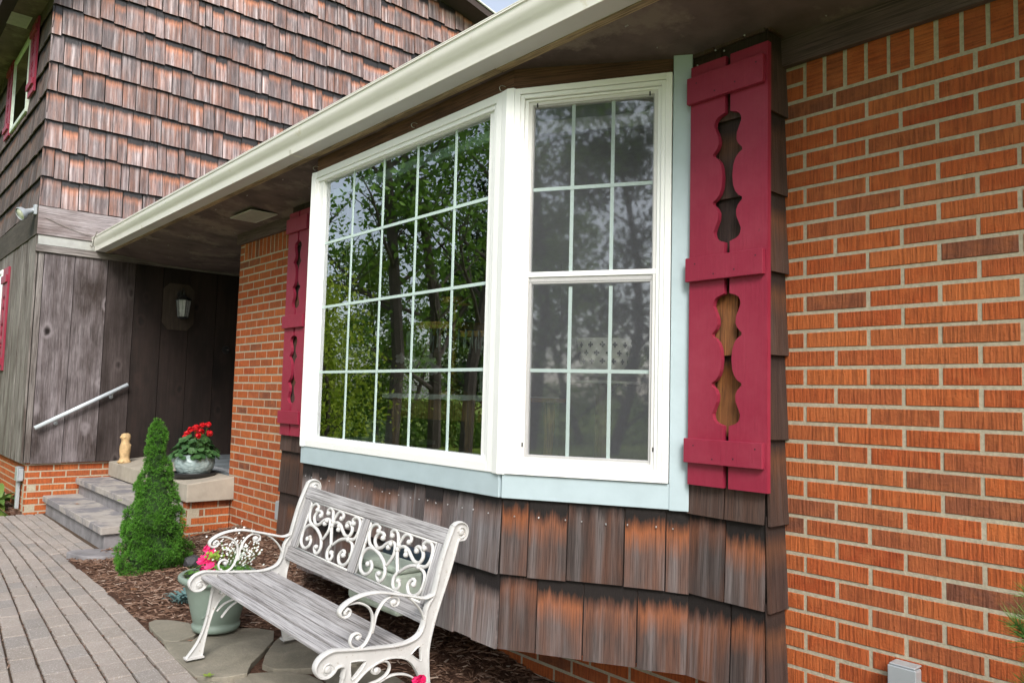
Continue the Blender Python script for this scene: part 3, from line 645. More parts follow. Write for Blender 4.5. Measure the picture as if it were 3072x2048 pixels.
# fascia boards under the shingles
B = MB(); B.frame_box((WX, WY-.028, .405), (0, 2.1, 0), (.030, 0, 0), (0, 0, .30), uvax=(2,0))
B.build('fascia_board', FASC, wing, bevel=.003)
B = MB(); B.box(-12.5, WX+.028, WY-.030, WY, .405, .70, uvax=(2,0)); B.build('fascia_board', m_boards('dark_fascia', (.07,.06,.05), (.11,.09,.075), (.05,.04,.03), False), wing, bevel=.003)
B = MB(); B.faces([(WX+.012,WY-.012,.405),(WX+.012,1.6,.405),(WX+.045,1.6,.300),(WX+.045,WY-.012,.300)], [(0,3,2,1)]); B.faces([(WX+.012,WY-.012,.405),(WX+.045,WY-.012,.300),(WX,WY-.012,.300),(WX,WY-.012,.405)], [(0,1,2,3)]); B.build('flashing', plain('flashing_metal', (.33,.33,.30), .5, metal=.2), wing)
B = MB(); B.frame_box((WX, WY-.03, .225), (0, 2.75, 0), (.045, 0, 0), (0, 0, .072), uvax=(2,0)); B.build('trim_board', BOARDL, wing, bevel=.004)
# vertical boards +X face
js = [WY, -1.135, -.85, -.53, -.247, .05, .35, .66, .92, 1.2, 1.5, 1.6]
DB = m_boards('porch_shade_board', (.018,.011,.009), (.034,.021,.017), (.008,.005,.004))  # near-black: the porch shade is put into the board colour
MBd = m_boards('half_shade_board', (.04,.029,.026), (.095,.075,.073), (.02,.013,.011))  # transition board, edge of the porch shade painted into its colour
for i in range(len(js)-1):
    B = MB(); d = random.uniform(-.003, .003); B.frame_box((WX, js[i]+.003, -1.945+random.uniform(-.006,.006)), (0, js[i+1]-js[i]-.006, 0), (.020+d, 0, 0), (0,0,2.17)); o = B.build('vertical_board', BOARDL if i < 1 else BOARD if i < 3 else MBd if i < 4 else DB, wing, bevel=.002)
random.seed(4)
B = MB(); x = WX-.0
while x > -12.4:
    w_ = random.uniform(.09, .16); B.frame_box((x-w_, WY-.018+random.uniform(-.004,.004), -1.945), (w_-.004,0,0), (0,.018,0), (0,0,2.35)); x -= w_
B.build('front_boards', m_boards('bleached_board', (.15,.125,.11), (.34,.32,.30), (.075,.055,.045), False), wing, bevel=.002)
o_ = brick_wall('brick_base', (WX-.03, WY+.03, 0), Y, X, 0, 2.8, 29, 38, .02, None, wing); brick_wall('brick_base', (WX-.03, WY+.03, 0), -X, -Y, 0, 4.4, 29, 38, .02, None, wing)
# upper window, upper shutters, lower shutter and window
def wing_window(x0_, x1_, z0_, z1_, mat, label):
    s_ = sub('window', wing); s_['label'] = label; q = Vector((0, WY, 0)); B = MB(); rect_frame(B, q, X, -Y, x0_, x1_, z0_, z1_, .05, .06, .05); B.build('window_frame', mat, s_, bevel=.004)
    pane(q, X, -Y, x0_+.05, x1_-.05, z0_+.05, z1_-.05, -.036, DARKGLASS, s_); B = MB(); B.face([q+X*(x0_+.02)+Z*z0_-Y*.028, q+X*(x1_-.02)+Z*z0_-Y*.028, q+X*(x1_-.02)+Z*z1_-Y*.028, q+X*(x0_+.02)+Z*z1_-Y*.028]); B.build('dark_room_sheet', plain('room_dark', (.06,.065,.06)), s_)  # flat dark sheet stands in for the unlit room behind the glass
wing_window(-9.95, -8.86, 2.0, 2.93, plain('pale_green_paint', (.55,.62,.52), .5), 'upper window with a pale green frame')
c2 = ((2.30,2.72),); 
shutter(0, 0, .36, 'narrow raspberry shutter right of the upper window', 2.98, 2.12, ((2.28,2.50),(2.58,2.80)), ((2.20,2.27),(2.82,2.89)), org=Vector((-8.60, WY-.03, 0)), parent=wing, gap=.004)
shutter(0, 0, .36, 'narrow raspberry shutter left of the upper window', 2.98, 2.0, ((2.18,2.44),(2.52,2.80)), ((2.08,2.15),(2.84,2.91)), org=Vector((-10.20, WY-.03, 0)), parent=wing, gap=.004)
wing_window(-10.9, -9.66, -1.10, .24, VINYL, 'ground floor window beside the shutter at the left edge')
shutter(0, 0, .36, 'raspberry shutter on the grey boards at the left edge', .235, -.99, ((-.62,-.10),(-.85,-.66)), ((-.93,-.84),(.05,.14)), org=Vector((-9.42, WY-.022, 0)), parent=wing, gap=.004)
B = MB(); B.box(-10.9, -9.62, WY-.05, WY-.0, -1.20, -1.10, uvax=(2,0)); B.build('window_sill', STRIPW, wing)
# eave of the wing
B = MB(); B.faces([(-13,WY,3.02),(-7.4,WY,3.02),(-7.4,WY-.38,3.02),(-13,WY-.38,3.02)], [(0,1,2,3)]); B.build('eave_soffit', SOFFIT, wing)
B = MB(); B.box(-13, -7.38, WY-.40, WY-.38, 2.98, 3.14); B.build('eave_fascia', plain('pale_fascia', (.5,.58,.52), .5), wing)
v2 = vent(-8.98, -8.62, WY-.30, WY-.08, 3.018, wing, 20)
B = MB()
for sgn in (0, 1):
    # roof planes: front slope & rear slope with rake
    if sgn == 0: q = [(-13,-1.62,3.04),(-7.40,-1.62,3.04),(-7.40,1.6,5.45),(-13,1.6,5.45)]
    else: q = [(-13,1.6,5.45),(-7.40,1.6,5.45),(-7.40,7.2,4.05),(-13,7.2,4.05)]
    V = [Vector(p) for p in q]+[Vector(p)-Z*.14 for p in q]; B.faces(V, [(0,1,2,3),(7,6,5,4),(0,4,5,1),(1,5,6,2),(2,6,7,3)])
B.build('roof', plain('dark_roof', (.05,.035,.032), .9), wing)
B = MB(); B.tube([(-7.385,1.6,5.43),(-7.385,7.2,4.03)], .016, 6); B.build('drip_edge', VINYL, wing)
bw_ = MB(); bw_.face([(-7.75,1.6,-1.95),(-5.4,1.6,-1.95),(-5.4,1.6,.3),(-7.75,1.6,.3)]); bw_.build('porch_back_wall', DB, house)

# ================================================================== STEPS
st = empty('porch_steps', (-6.5,-.5,GZ), 'grey stone steps rising to a concrete porch slab over a brick base', 'steps')
B = MB(); B.box(-7.73, -5.43, -1.00, -.66, -2.335, -2.275); B.build('step_tread', CONC2, st, bevel=.006)
B = MB(); B.box(-7.73, -5.46, -.965, -.66, -2.50, -2.337); B.build('step_riser', CONC3, st, bevel=.004)
B = MB(); B.box(-7.73, -5.43, -.71, -.36, -2.170, -2.112); B.build('step_tread', CONC2, st, bevel=.006)
B = MB(); B.box(-7.73, -5.46, -.675, -.38, -2.50, -2.172); B.build('step_riser', CONC3, st, bevel=.004)
B = MB(); zt = lambda y: -1.95+.05*(y+.4)/.4
B.faces([(-7.73,-.40,-2.10),(-5.27,-.40,-2.10),(-5.27,.0,-2.10),(-7.73,.0,-2.10),(-7.73,-.40,-1.95),(-5.27,-.40,-1.95),(-5.27,-.003,-1.905),(-7.73,-.003,-1.905)], [(3,2,1,0),(4,5,6,7),(0,1,5,4),(1,2,6,5),(3,0,4,7)]); B.build('porch_slab', CONC, st, bevel=.006)
brick_wall('slab_base', (-5.33,-.40,0), Y, X, .03, .39, 31, 38, .06, None, st, mat=BRICK); brick_wall('slab_base', (-5.33,-.37,0), -X, -Y, 0, .4, 31, 38, .0, None, st)
pf = MB(); pf.prism([(-7.73,0.002),(-5.41,0.002),(-5.41,1.6),(-7.73,1.6)], (0,0,-1.96), X, Y, Z, .05); pf.build('porch_floor', plain('blue_flagstone', (.13,.15,.16), .6, .4, 5, .3), st)
dm = MB()
for i in range(9): dm.box(-6.4+i*.1, -6.35+i*.1, .12, .14+.0, -1.909, -1.904); dm.box(-6.4, -5.5, .1+i*.012, .104+i*.012, -1.909, -1.903)
tag(dm.build('door_mat', plain('mat_grey', (.32,.33,.34), .8)), 'flat grey patterned mat on the porch floor behind the flower pot', 'mat')

# ================================================================== BENCH
bo = Vector((-2.398,-1.306,-2.430)); bu = Vector((.99996*.9992, .00873, -.04)).normalized(); bv = Vector((-.00873, .99996, 0)); bv = (bv-bu*bv.dot(bu)).normalized(); bw = bu.cross(bv)
RB = Matrix((bu, bv, bw)).transposed(); LB = 1.26
bench = empty('garden_bench', bo, 'weathered wooden bench with cream painted scrolled metal ends on flagstones', 'bench', rot=RB)
MBn = bench.matrix_world
def Lp(u, v, w): return MBn @ Vector((u, v, w))
outl = [(.536,.803),(.495,.697),(.469,.600),(.455,.544),(.436,.515),(.424,.490),(.418,.455),(.409,.418),(.389,.392),(.350,.378),(.293,.374),(.199,.383),(.110,.394),(.052,.403),(.018,.406),(-.015,.397),(-.036,.382),(-.047,.360),(-.042,.338),(-.022,.320),(.006,.318),(.027,.330),(.038,.343),(.060,.346),(.071,.334),(.066,.300),(.046,.166),(.014,.074),(-.040,.0),(.036,.0),(.050,.097),(.074,.198),(.100,.250),(.116,.267),(.144,.291),(.173,.310),(.211,.325),(.248,.332),(.295,.328),(.337,.314),(.367,.291),(.391,.259),(.409,.226),(.417,.201),(.430,.1),(.452,.0),(.525,.0),(.485,.1),(.455,.200),(.445,.28),(.443,.327),(.450,.379),(.467,.447),(.495,.53),(.523,.609),(.548,.691),(.562,.742),(.573,.743),(.596,.746),(.608,.773),(.601,.801),(.577,.815),(.554,.814)]
arm = [(.450,.541),(.429,.535),(.403,.535),(.349,.550),(.284,.567),(.221,.583),(.175,.589),(.130,.587),(.087,.577),(.056,.562),(.039,.545),(.040,.528),(.056,.519),(.074,.525),(.078,.541),(.066,.548),(.058,.540)]
sup1 = [(.060,.560),(.102,.563),(.131,.555),(.159,.538),(.177,.510),(.181,.479),(.177,.449),(.164,.420),(.148,.401),(.124,.393),(.100,.404),(.089,.426),(.098,.446),(.119,.450),(.132,.439),(.124,.430)]
sup2 = [(.181,.440),(.189,.475),(.194,.500),(.208,.528),(.228,.551),(.253,.562),(.281,.556),(.292,.541),(.283,.527),(.264,.527),(.259,.542),(.272,.547)]
rear = [(.270,.566),(.297,.562),(.330,.549),(.367,.522),(.398,.488),(.416,.450),(.420,.42)]
low1 = [(.095,.205),(.130,.235),(.186,.252),(.220,.257),(.253,.270),(.268,.293),(.261,.315),(.239,.325),(.202,.320),(.188,.307),(.194,.291),(.213,.286),(.224,.296),(.213,.304)]
low2 = [(.12,.17),(.16,.215),(.215,.246),(.260,.261),(.297,.263),(.339,.254),(.379,.233),(.412,.195),(.425,.15)]
tri1 = [(.362,.327),(.403,.350),(.411,.292)]; tri2 = [(.095,.352),(.160,.340),(.104,.285)]
def ribbon(B, pts, u0, hw, th, n=8, cl=False):
    P = spline([(u0, a_, b_) for a_, b_ in pts], 6, cl)
    B.tube([MBn @ p for p in P], th, n, frame=bu, sq=(1, hw/th))
for k, u0 in enumerate((0.0, LB)):
    B = MB(); B.prism(outl, Lp(u0-.005, 0, 0), bv, bw, bu, .010, holes=(tri1, tri2))
    op = [(p.y, p.z) for p in spline([(0, a_, b_) for a_, b_ in outl[:25]], 3)]
    ribbon(B, outl[:26], u0, .017, .0045)
    ribbon(B, outl[24:29], u0, .013, .0035); ribbon(B, outl[29:45], u0, .013, .0035); ribbon(B, outl[46:58], u0, .015, .004); ribbon(B, outl[56:63]+[(.536,.803)], u0, .015, .0045)
    ribbon(B, [(.573,.752),(.590,.756),(.598,.774),(.588,.792),(.570,.794),(.562,.780),(.572,.770),(.582,.777)], u0, .013, .004)
    for t_ in (tri1, tri2): ribbon(B, t_+[t_[0]], u0, .009, .003, 6)
    for c_ in ((.002,.345), (.575,.776)):
        p = MBn @ Vector((u0, c_[0], c_[1])); B.tube([p-bu*.013, p-bu*.010, p+bu*.010, p+bu*.014], [.008,.013,.013,.008], 14)
    ribbon(B, [(.030,.333),(.025,.352),(.008,.364),(-.010,.356),(-.014,.338),(-.002,.328)], u0, .011, .0035)
    p = MBn @ Vector((u0, 0, .0)); B.frame_box(Lp(u0-.022, -.042, 0), bu*.044, bv*.085, bw*.007); B.frame_box(Lp(u0-.022, .445, 0), bu*.044, bv*.085, bw*.007)
    o = B.build('end_frame', BPAINT, bench, fix=True); o['label'] = 'left end frame' if k == 0 else 'right end frame nearest the viewer'
    B = MB(); ribbon(B, arm, u0, .018, .0055); 
    for c_, r_ in (((.061,.536), .010), ((.120,.434), .009), ((.270,.540), .010), ((.209,.297), .011)):
        p = MBn @ Vector((u0, c_[0], c_[1])); B.tube([p-bu*.012, p-bu*.009, p+bu*.009, p+bu*.012], [r_*.6, r_, r_, r_*.6], 12)
    B.build('armrest', BPAINT, bench, fix=True, smooth=True)
    B = MB(); ribbon(B, sup1, u0, .010, .0048); ribbon(B, sup2, u0, .010, .0048); ribbon(B, rear, u0, .010, .004); ribbon(B, low1, u0, .010, .0045); ribbon(B, low2, u0, .010, .0045); B.build('scroll_brace', BPAINT, bench, fix=True, smooth=True)
random.seed(2)
for vc, zc in ((.034,.388),(.110,.386),(.187,.379),(.264,.371),(.340,.366)):
    B = MB(); B.frame_box(Lp(.004, vc-.0275, zc-.015), bu*(LB-.008), bv*.055, bw*.015, uvax=(2,0)); B.build('seat_slat', BWOOD, bench, bevel=.003)
bp0 = (.462,.544); bd = (.292,.956); bn = (.956,-.292)       # back plane: origin, up direction, backward normal (v,w)
def Bk(u, s_, t=0): return Lp(u, bp0[0]+bd[0]*s_+bn[0]*t, bp0[1]+bd[1]*s_+bn[1]*t)
bdir = (bv*bd[0]+bw*bd[1]); bnrm = (bv*bn[0]+bw*bn[1])
for s0_, s1_ in ((-.126,-.060), (.192,.254)):
    B = MB(); B.frame_box(Bk(.012, s0_), bu*(LB-.024), bnrm*.022, bdir*(s1_-s0_), uvax=(2,0)); B.build('back_rail', BWOOD, bench, bevel=.003)
for u0_, u1_ in ((.022,.084),(.603,.655),(1.184,1.240)):
    B = MB(); B.frame_box(Bk(u0_, -.058, .002), bu*(u1_-u0_), bnrm*.018, bdir*.248); B.build('back_stile', BWOOD, bench, bevel=.002)
SC = [[(0.180,0.157),(0.180,0.176),(0.155,0.185),(0.124,0.175),(0.109,0.151),(0.118,0.118),(0.141,0.091),(0.178,0.078),(0.214,0.071)],
[(0.175,0.004),(0.190,0.019),(0.211,-0.002),(0.206,-0.027),(0.174,-0.044),(0.134,-0.033),(0.112,-0.006),(0.107,0.033),(0.126,0.061),(0.161,0.075),(0.216,0.068),(0.266,0.048),(0.300,0.024),(0.321,-0.008),(0.318,-0.035),(0.296,-0.051),(0.271,-0.037),(0.263,-0.021),(0.281,-0.019)],
[(0.230,0.133),(0.234,0.146),(0.212,0.155),(0.186,0.149),(0.171,0.125),(0.180,0.102),(0.210,0.085),(0.242,0.093),(0.270,0.115),(0.303,0.128),(0.330,0.123),(0.341,0.107),(0.346,0.081),(0.335,0.053),(0.315,0.023)],
[(0.294,0.155),(0.278,0.167),(0.293,0.181),(0.316,0.181),(0.335,0.165),(0.353,0.132),(0.357,0.109),(0.377,0.068),(0.400,0.028),(0.408,0.012),(0.395,-0.014),(0.400,-0.039),(0.417,-0.056),(0.439,-0.055),(0.450,-0.036),(0.435,-0.021)],
[(0.361,0.124),(0.370,0.152),(0.386,0.172),(0.410,0.179),(0.434,0.172),(0.439,0.155),(0.429,0.148)],
[(0.363,0.104),(0.380,0.118),(0.405,0.124),(0.439,0.115),(0.468,0.096),(0.501,0.078),(0.535,0.077),(0.551,0.094),(0.549,0.116),(0.526,0.136),(0.501,0.141),(0.486,0.130),(0.499,0.122)],
[(0.547,0.141),(0.530,0.156),(0.548,0.170),(0.577,0.171),(0.600,0.152),(0.609,0.122),(0.605,0.093),(0.587,0.071),(0.542,0.064),(0.492,0.056),(0.453,0.039),(0.418,0.013)],
[(0.544,0.062),(0.585,0.048),(0.603,0.026),(0.607,-0.006),(0.595,-0.039),(0.564,-0.058),(0.528,-0.053),(0.507,-0.029),(0.511,-0.009),(0.530,0.006),(0.547,0.000),(0.545,-0.014)],
[(0.430,0.111),(0.433,0.093)],[(0.303,0.119),(0.291,0.101)]]
for du in (0, .579):
    B = MB(); a0, a1 = .086+du, .602+du
    for (x0_, x1_, y0_, y1_) in ((a0, a1, .182, .190), (a0, a1, -.059, -.051), (a0, a0+.008, -.051, .182), (a1-.008, a1, -.051, .182)):
        B.frame_box(Bk(x0_, y0_, .004), bu*(x1_-x0_), bnrm*.012, bdir*(y1_-y0_))
    for s_ in SC:
        P_ = [(.096+du+(u_-.107)*.982, (w_+.03*(u_-.09))*.97-.001) for u_, w_ in s_]
        pts = spline([Bk(u_, w_, .009) for u_, w_ in P_], 5); n_ = len(pts)
        B.tube(pts, [.0082*(.8+.2*min(1, 6*i/n_, 6*(n_-1-i)/n_)) for i in range(n_)], 8, frame=bnrm)
        for e_ in ((0,) if len(P_) < 3 else (0,)):
            c_ = Bk(*P_[0], .008); B.tube([c_-bnrm*.012, c_-bnrm*.007, c_+bnrm*.006, c_+bnrm*.010], [.004,.0115,.0115,.004], 10)
        c_ = Bk(*P_[-1], .008)
        if s_ in (SC[1], SC[3], SC[5], SC[7], SC[8], SC[9], SC[4]): B.tube([c_-bnrm*.012, c_-bnrm*.007, c_+bnrm*.006, c_+bnrm*.010], [.004,.0112,.0112,.004], 10)
    B.build('scroll_panel', BPAINT, bench, smooth=True, fix=True)

# ================================================================== PLANTS
def tri_leafs(B, p, d, n, L, w, spread):
    d = d.normalized()
    for _ in range(n):
        q = (d+Vector((random.gauss(0, spread), random.gauss(0, spread), random.gauss(0, spread)))).normalized(); s_ = q.cross(Vector((random.random()-.5, random.random()-.5, random.random()-.5))).normalized()*w; l_ = L*random.uniform(.7, 1.2)
        B.face([p-s_, p+s_, p+q*l_*.6+s_*.7, p+q*l_, p+q*l_*.6-s_*.7])
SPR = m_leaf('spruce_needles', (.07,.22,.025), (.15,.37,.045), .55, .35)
SPR2 = m_leaf('spruce_needles_shade', (.03,.075,.014), (.05,.12,.022), .6, .15)  # dark copy of the needles, paints the shade between the clumps
random.seed(13)
sx_, sy_, sz_ = -4.36, -.93, -2.43
spruce = empty('dwarf_spruce', (sx_, sy_, sz_), 'bright green cone shaped dwarf spruce in the mulch in front of the steps', 'shrub')
pr_ = [(0,.20),(.05,.235),(.12,.22),(.18,.195),(.26,.195),(.34,.185),(.42,.178),(.49,.155),(.55,.125),(.60,.096),(.66,.082),(.74,.076),(.82,.073),(.90,.066),(.97,.054),(1.02,.036),(1.05,.006)]
def srad(h):
    for (a_, b_), (c_, d_) in zip(pr_, pr_[1:]):
        if a_ <= h <= c_: return b_+(d_-b_)*(h-a_)/(c_-a_)
    return .005
bumps = [(random.uniform(0, 2*pi), random.uniform(0, 1.0), random.uniform(.12, .30), random.uniform(.45, 1.45)) for _ in range(130)]
def srad2(h, th):
    r_ = srad(h); k = 1.0
    for (t0, h0, s0, m0) in bumps:
        dth = abs((th-t0+pi) % (2*pi)-pi)*max(.05, srad(h0)); dd = (dth**2+(h-h0)**2)/(s0*.28)**2
        if dd < 3: k += (m0-1)*math.exp(-dd)
    return r_*max(.62, min(1.24, k))
B = MB(); B.tube([(sx_,sy_,sz_-.03),(sx_,sy_,sz_+.9)], [.022,.006], 8); B.build('trunk', plain('spruce_bark', (.09,.06,.04), .9), spruce)
core = MB(); B = MB()
for ci in range(1050):
    u_ = random.random(); h0 = 1.04*(1-math.sqrt(1-u_*.999)) if random.random() < .8 else random.uniform(0, 1.03); th0 = random.uniform(0, 2*pi); r0 = srad2(h0, th0); cr_ = random.uniform(.022, .045)*(.55+.45*min(1, srad(h0)/.15)); rc = max(.004, r0-cr_*.75)
    cc = Vector((sx_+.012*sin(h0*5)+rc*cos(th0), sy_+rc*sin(th0), sz_+.02+h0)); od = Vector((cos(th0), sin(th0), .45)).normalized()
    for k in range(17):
        q = (Vector((random.gauss(0,1), random.gauss(0,1), random.gauss(0,1))).normalized()+od*.75).normalized(); p = cc+q*cr_*random.uniform(.55, 1.0)
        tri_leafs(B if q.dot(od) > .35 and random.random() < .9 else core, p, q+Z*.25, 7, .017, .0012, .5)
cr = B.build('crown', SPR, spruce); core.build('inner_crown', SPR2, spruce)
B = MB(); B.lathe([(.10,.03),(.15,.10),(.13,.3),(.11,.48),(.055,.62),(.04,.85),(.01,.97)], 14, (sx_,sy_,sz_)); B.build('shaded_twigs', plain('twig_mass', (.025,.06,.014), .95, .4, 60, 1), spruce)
# pine at the right edge
PIN = m_leaf('pine_needles', (.06,.15,.025), (.16,.30,.07), .5, .3)
random.seed(31); pine = empty('dwarf_pine', (1.05,-.50,-2.45), 'long needled green dwarf pine against the brick at the right edge', 'shrub')
B = MB(); TB = MB()
for i in range(150):
    th = random.uniform(0, 2*pi); h = random.uniform(.1, .82); r_ = .30*math.sqrt(max(0, 1-((h-.42)/.50)**2))*random.uniform(.55, 1); p = Vector((1.05+r_*cos(th), -.50+r_*sin(th)*.75, -2.45+h)); d = Vector((cos(th)*.6, sin(th)*.6, .8)).normalized()
    TB.tube([(1.05,-.5,-2.45+h*.4), tuple(p)], .004, 5)
    for k in range(6):
        tri_leafs(B, p+d*(.012*k), d*.8+Vector((0,0,.1)), 22, .055, .0008, .75)
B.build('crown', PIN, pine); TB.build('branches', plain('pine_bark', (.1,.06,.04), .9), pine)

def round_leaf(B, c, nrm, r, n=8, lobes=0, cup=.15):
    nrm = nrm.normalized(); a_ = nrm.orthogonal().normalized(); b_ = nrm.cross(a_); ph = random.uniform(0, 6.28)
    ring = []
    for k in range(n):
        t = 2*pi*k/n+ph; rr = r*(1+(.14*sin(lobes*t) if lobes else 0)); ring.append(c+a_*(cos(t)*rr)+b_*(sin(t)*rr)+nrm*(cup*r*(1+.3*sin(3*t))))
    B.faces([c]+ring, [(0, 1+k, 1+(k+1) % n) for k in range(n)])
def long_leaf(B, base, d, upv, L, w, droop=.6, n=6):
    d = d.normalized(); s_ = d.cross(Vector((0,0,1))).normalized(); prev = None; V = []
    for i in range(n+1):
        t = i/n; ww = w*math.sin(pi*min(1, t*.92+.08))**.8 if t < 1 else 0; p = base+d*(L*t)+Vector((0,0,upv*L*t-droop*L*t*t)); V += [p-s_*ww+Vector((0,0,ww*.25)), p, p+s_*ww+Vector((0,0,ww*.25))]
    F = []
    for i in range(n):
        a_ = i*3; F += [(a_, a_+1, a_+4, a_+3), (a_+1, a_+2, a_+5, a_+4)]
    B.faces(V, F)
def flower(B, c, nrm, r, n=5):
    nrm = nrm.normalized(); a_ = nrm.orthogonal().normalized(); b_ = nrm.cross(a_); ph = random.uniform(0, 6)
    for k in range(n):
        t = 2*pi*k/n+ph; u_ = a_*cos(t)+b_*sin(t); s_ = a_*-sin(t)+b_*cos(t)
        B.faces([c, c+u_*r*.55-s_*r*.38+nrm*r*.12, c+u_*r+s_*-.2*r+nrm*r*.25, c+u_*r*.98+s_*.25*r+nrm*r*.22, c+u_*r*.5+s_*r*.4+nrm*r*.12], [(0,1,2,3,4)])
LEAFD = m_leaf('geranium_leaf', (.035,.095,.03), (.065,.15,.045), .55, .2); LEAFM = m_leaf('green_leaf', (.06,.16,.02), (.12,.26,.045), .5, .25); LEAFY = m_leaf('lime_leaf', (.18,.30,.03), (.30,.40,.06), .5, .3)
RED = m_leaf('red_petal', (.50,.004,.008), (.70,.012,.02), .5, .25); PINK = m_leaf('pink_petal', (.75,.012,.13), (.90,.05,.24), .5, .3); WHITE = m_leaf('white_petal', (.70,.72,.68), (.82,.84,.80), .6, .2); BLUEL = m_leaf('blue_green_leaf', (.09,.17,.17), (.15,.25,.24), .6, .1)
SOILP = plain('potting_soil', (.03,.02,.015), .95)
# glazed pot, saucer and geranium on the slab
gx, gy, gz_ = -5.66, -.215, -1.925
GLAZE = None
a = N('grey_glaze'); c = a.coord(); vo = a.n('TexVoronoi', feature='SMOOTH_F1'); vo.inputs['Scale'].default_value = 34; a.l(a.vmap(c, (1,1,1.6)), vo.inputs['Vector']); a.bump(vo.outputs['Distance'], .9, .008)
GLAZE = a.set(a.ramp(vo.outputs['Distance'], [(.1, (.36,.44,.43)), (.5, (.24,.31,.31))]), .38, .5)
pot = empty('glazed_pot', (gx, gy, gz_), 'round grey green glazed pot in a dark saucer on the porch slab', 'flower pot')
B = MB(); B.lathe([(0,.012),(.105,.012),(.135,.03),(.162,.075),(.172,.12),(.168,.16),(.150,.192),(.146,.198),(.138,.198),(.136,.190),(.14,.17)], 40, (gx,gy,gz_)); B.build('pot_body', GLAZE, pot, smooth=True)
B = MB(); B.lathe([(0,0),(.165,0),(.180,.008),(.192,.035),(.192,.04),(.184,.04),(.172,.012),(0,.012)], 40, (gx,gy,gz_)); B.build('saucer', BLACK, pot, smooth=True)
B = MB(); B.lathe([(0,.180),(.139,.176)], 24, (gx,gy,gz_)); B.build('soil', SOILP, pot)
ger = empty('red_geranium', (gx, gy, gz_+.18), 'geranium with red flower heads and dark leaves growing in the glazed pot', 'flowers'); random.seed(44)
B = MB(); ST = MB(); FL = MB()
for i in range(190):
    th = random.uniform(0, 2*pi); r_ = .20*math.sqrt(random.random()); h = random.uniform(.0, .16)*(1-.5*(r_/.2)**2)+.02-(.05 if r_ > .15 else 0); c_ = Vector((gx+r_*cos(th), gy+r_*sin(th), gz_+.19+h)); round_leaf(B, c_, Vector((cos(th)*.7, sin(th)*.7, .8))+Vector((random.gauss(0,.3), random.gauss(0,.3), 0)), random.uniform(.020, .036), 10, 5)
    if i % 3 == 0: ST.tube([(gx+r_*.2*cos(th), gy+r_*.2*sin(th), gz_+.18), tuple(c_)], .002, 4)
for (dx, dy, dz) in ((-.17,-.02,.235),(-.13,.05,.265),(-.10,-.06,.20),(-.03,.0,.285),(.0,-.05,.27),(.05,.03,.315),(.08,-.03,.295),(.13,.0,.26),(.12,.06,.32),(.17,-.04,.23),(.19,.05,.25),(-.19,.04,.17)):
    c_ = Vector((gx+dx, gy+dy, gz_+.14+dz)); ST.tube([(gx+dx*.3, gy+dy*.3, gz_+.19), tuple(c_)], .0022, 4)
    for k in range(26):
        q = Vector((random.gauss(0,1), random.gauss(0,1), random.gauss(0,1)*.7+.3)).normalized(); flower(FL, c_+q*random.uniform(.012,.026), q, .013, 5)
B.build('leaves', LEAFD, ger); ST.build('stems', LEAFM, ger); FL.build('petals', RED, ger)
# planter by the bench
px0, py0, pz0 = -2.79, -1.055, -2.437
planter = empty('garden_planter', (px0, py0, pz0), 'pale green resin planter with a raised leaf pattern behind the left end of the bench', 'planter')
POTG = plain('green_resin', (.19,.245,.205), .55, .06, 8, .2)
B = MB(); B.lathe([(0,.01),(.115,.01),(.122,.02),(.124,.04),(.112,.046),(.120,.06),(.135,.12),(.152,.19),(.168,.245),(.178,.262),(.196,.268),(.203,.280),(.203,.295),(.196,.302),(.180,.300),(.172,.285),(.166,.262)], 48, (px0,py0,pz0)); B.build('planter_body', POTG, planter, smooth=True)
B = MB(); B.lathe([(0,.255),(.170,.250)], 24, (px0,py0,pz0)); B.build('soil', SOILP, planter)
B = MB()
def onpot(ang_, h): r_ = .120+(.168-.120)*(h-.06)/.185+.003; return Vector((px0+r_*cos(ang_), py0+r_*sin(ang_), pz0+h)), Vector((cos(ang_), sin(ang_), .25))
for ac in (-.62,):
    pts = [onpot(ac+.30-.6*t, .19-.10*t+.02*sin(t*6))[0] for t in [i/10 for i in range(11)]]; B.tube(pts, .003, 6)
    for i in range(9):
        t = .08+i*.105; p, n_ = onpot(ac+.30-.6*t, .19-.10*t+.02*sin(t*6)); 
        for sgn in (-1, 1):
            q, n2_ = onpot(ac+.30-.6*t-.06*sgn*.4, .19-.10*t+.02*sin(t*6)+.026*sgn); d = (q-p); s_ = d.cross(n_).normalized()*.008
            B.faces([p, p+d*.5-s_+n_*.003, q+n_*.001, p+d*.5+s_+n_*.003, p+d*.5+n_*.006], [(0,1,4),(1,2,4),(2,3,4),(3,0,4)])
B.build('leaf_relief', POTG, planter)
fl = empty('planter_flowers', (px0, py0, pz0+.26), 'pink petunias and airy white flowers growing in the pale green planter', 'flowers'); random.seed(6)
B = MB(); P_ = MB(); Wm = MB(); ST = MB(); LY = MB()
for i in range(120):
    th = random.uniform(0, 2*pi); r_ = .17*math.sqrt(random.random()); c_ = Vector((px0+r_*cos(th), py0+r_*sin(th), pz0+.27+random.uniform(0, .07))); round_leaf(B, c_, Vector((cos(th)*.5, sin(th)*.5, 1)), random.uniform(.012, .024), 6, 0, .1)
for (x_, y_, z_) in ((-2.955,-1.06,-2.035),(-2.935,-1.04,-2.055),(-3.01,-1.07,-2.115),(-3.00,-1.03,-2.085),(-2.925,-1.08,-2.09),(-2.895,-1.06,-2.095),(-2.86,-1.09,-2.125),(-2.82,-1.09,-2.10),(-2.79,-1.08,-2.12),(-2.90,-1.1,-2.135)):
    for k in range(3): flower(P_, Vector((x_+random.gauss(0,.008), y_+random.gauss(0,.008), z_+random.gauss(0,.006))), Vector((.5+random.gauss(0,.3), -.7, .6)), .021, 5)
    ST.tube([(px0-.05, py0, pz0+.26), (x_, y_, z_)], .0018, 4)
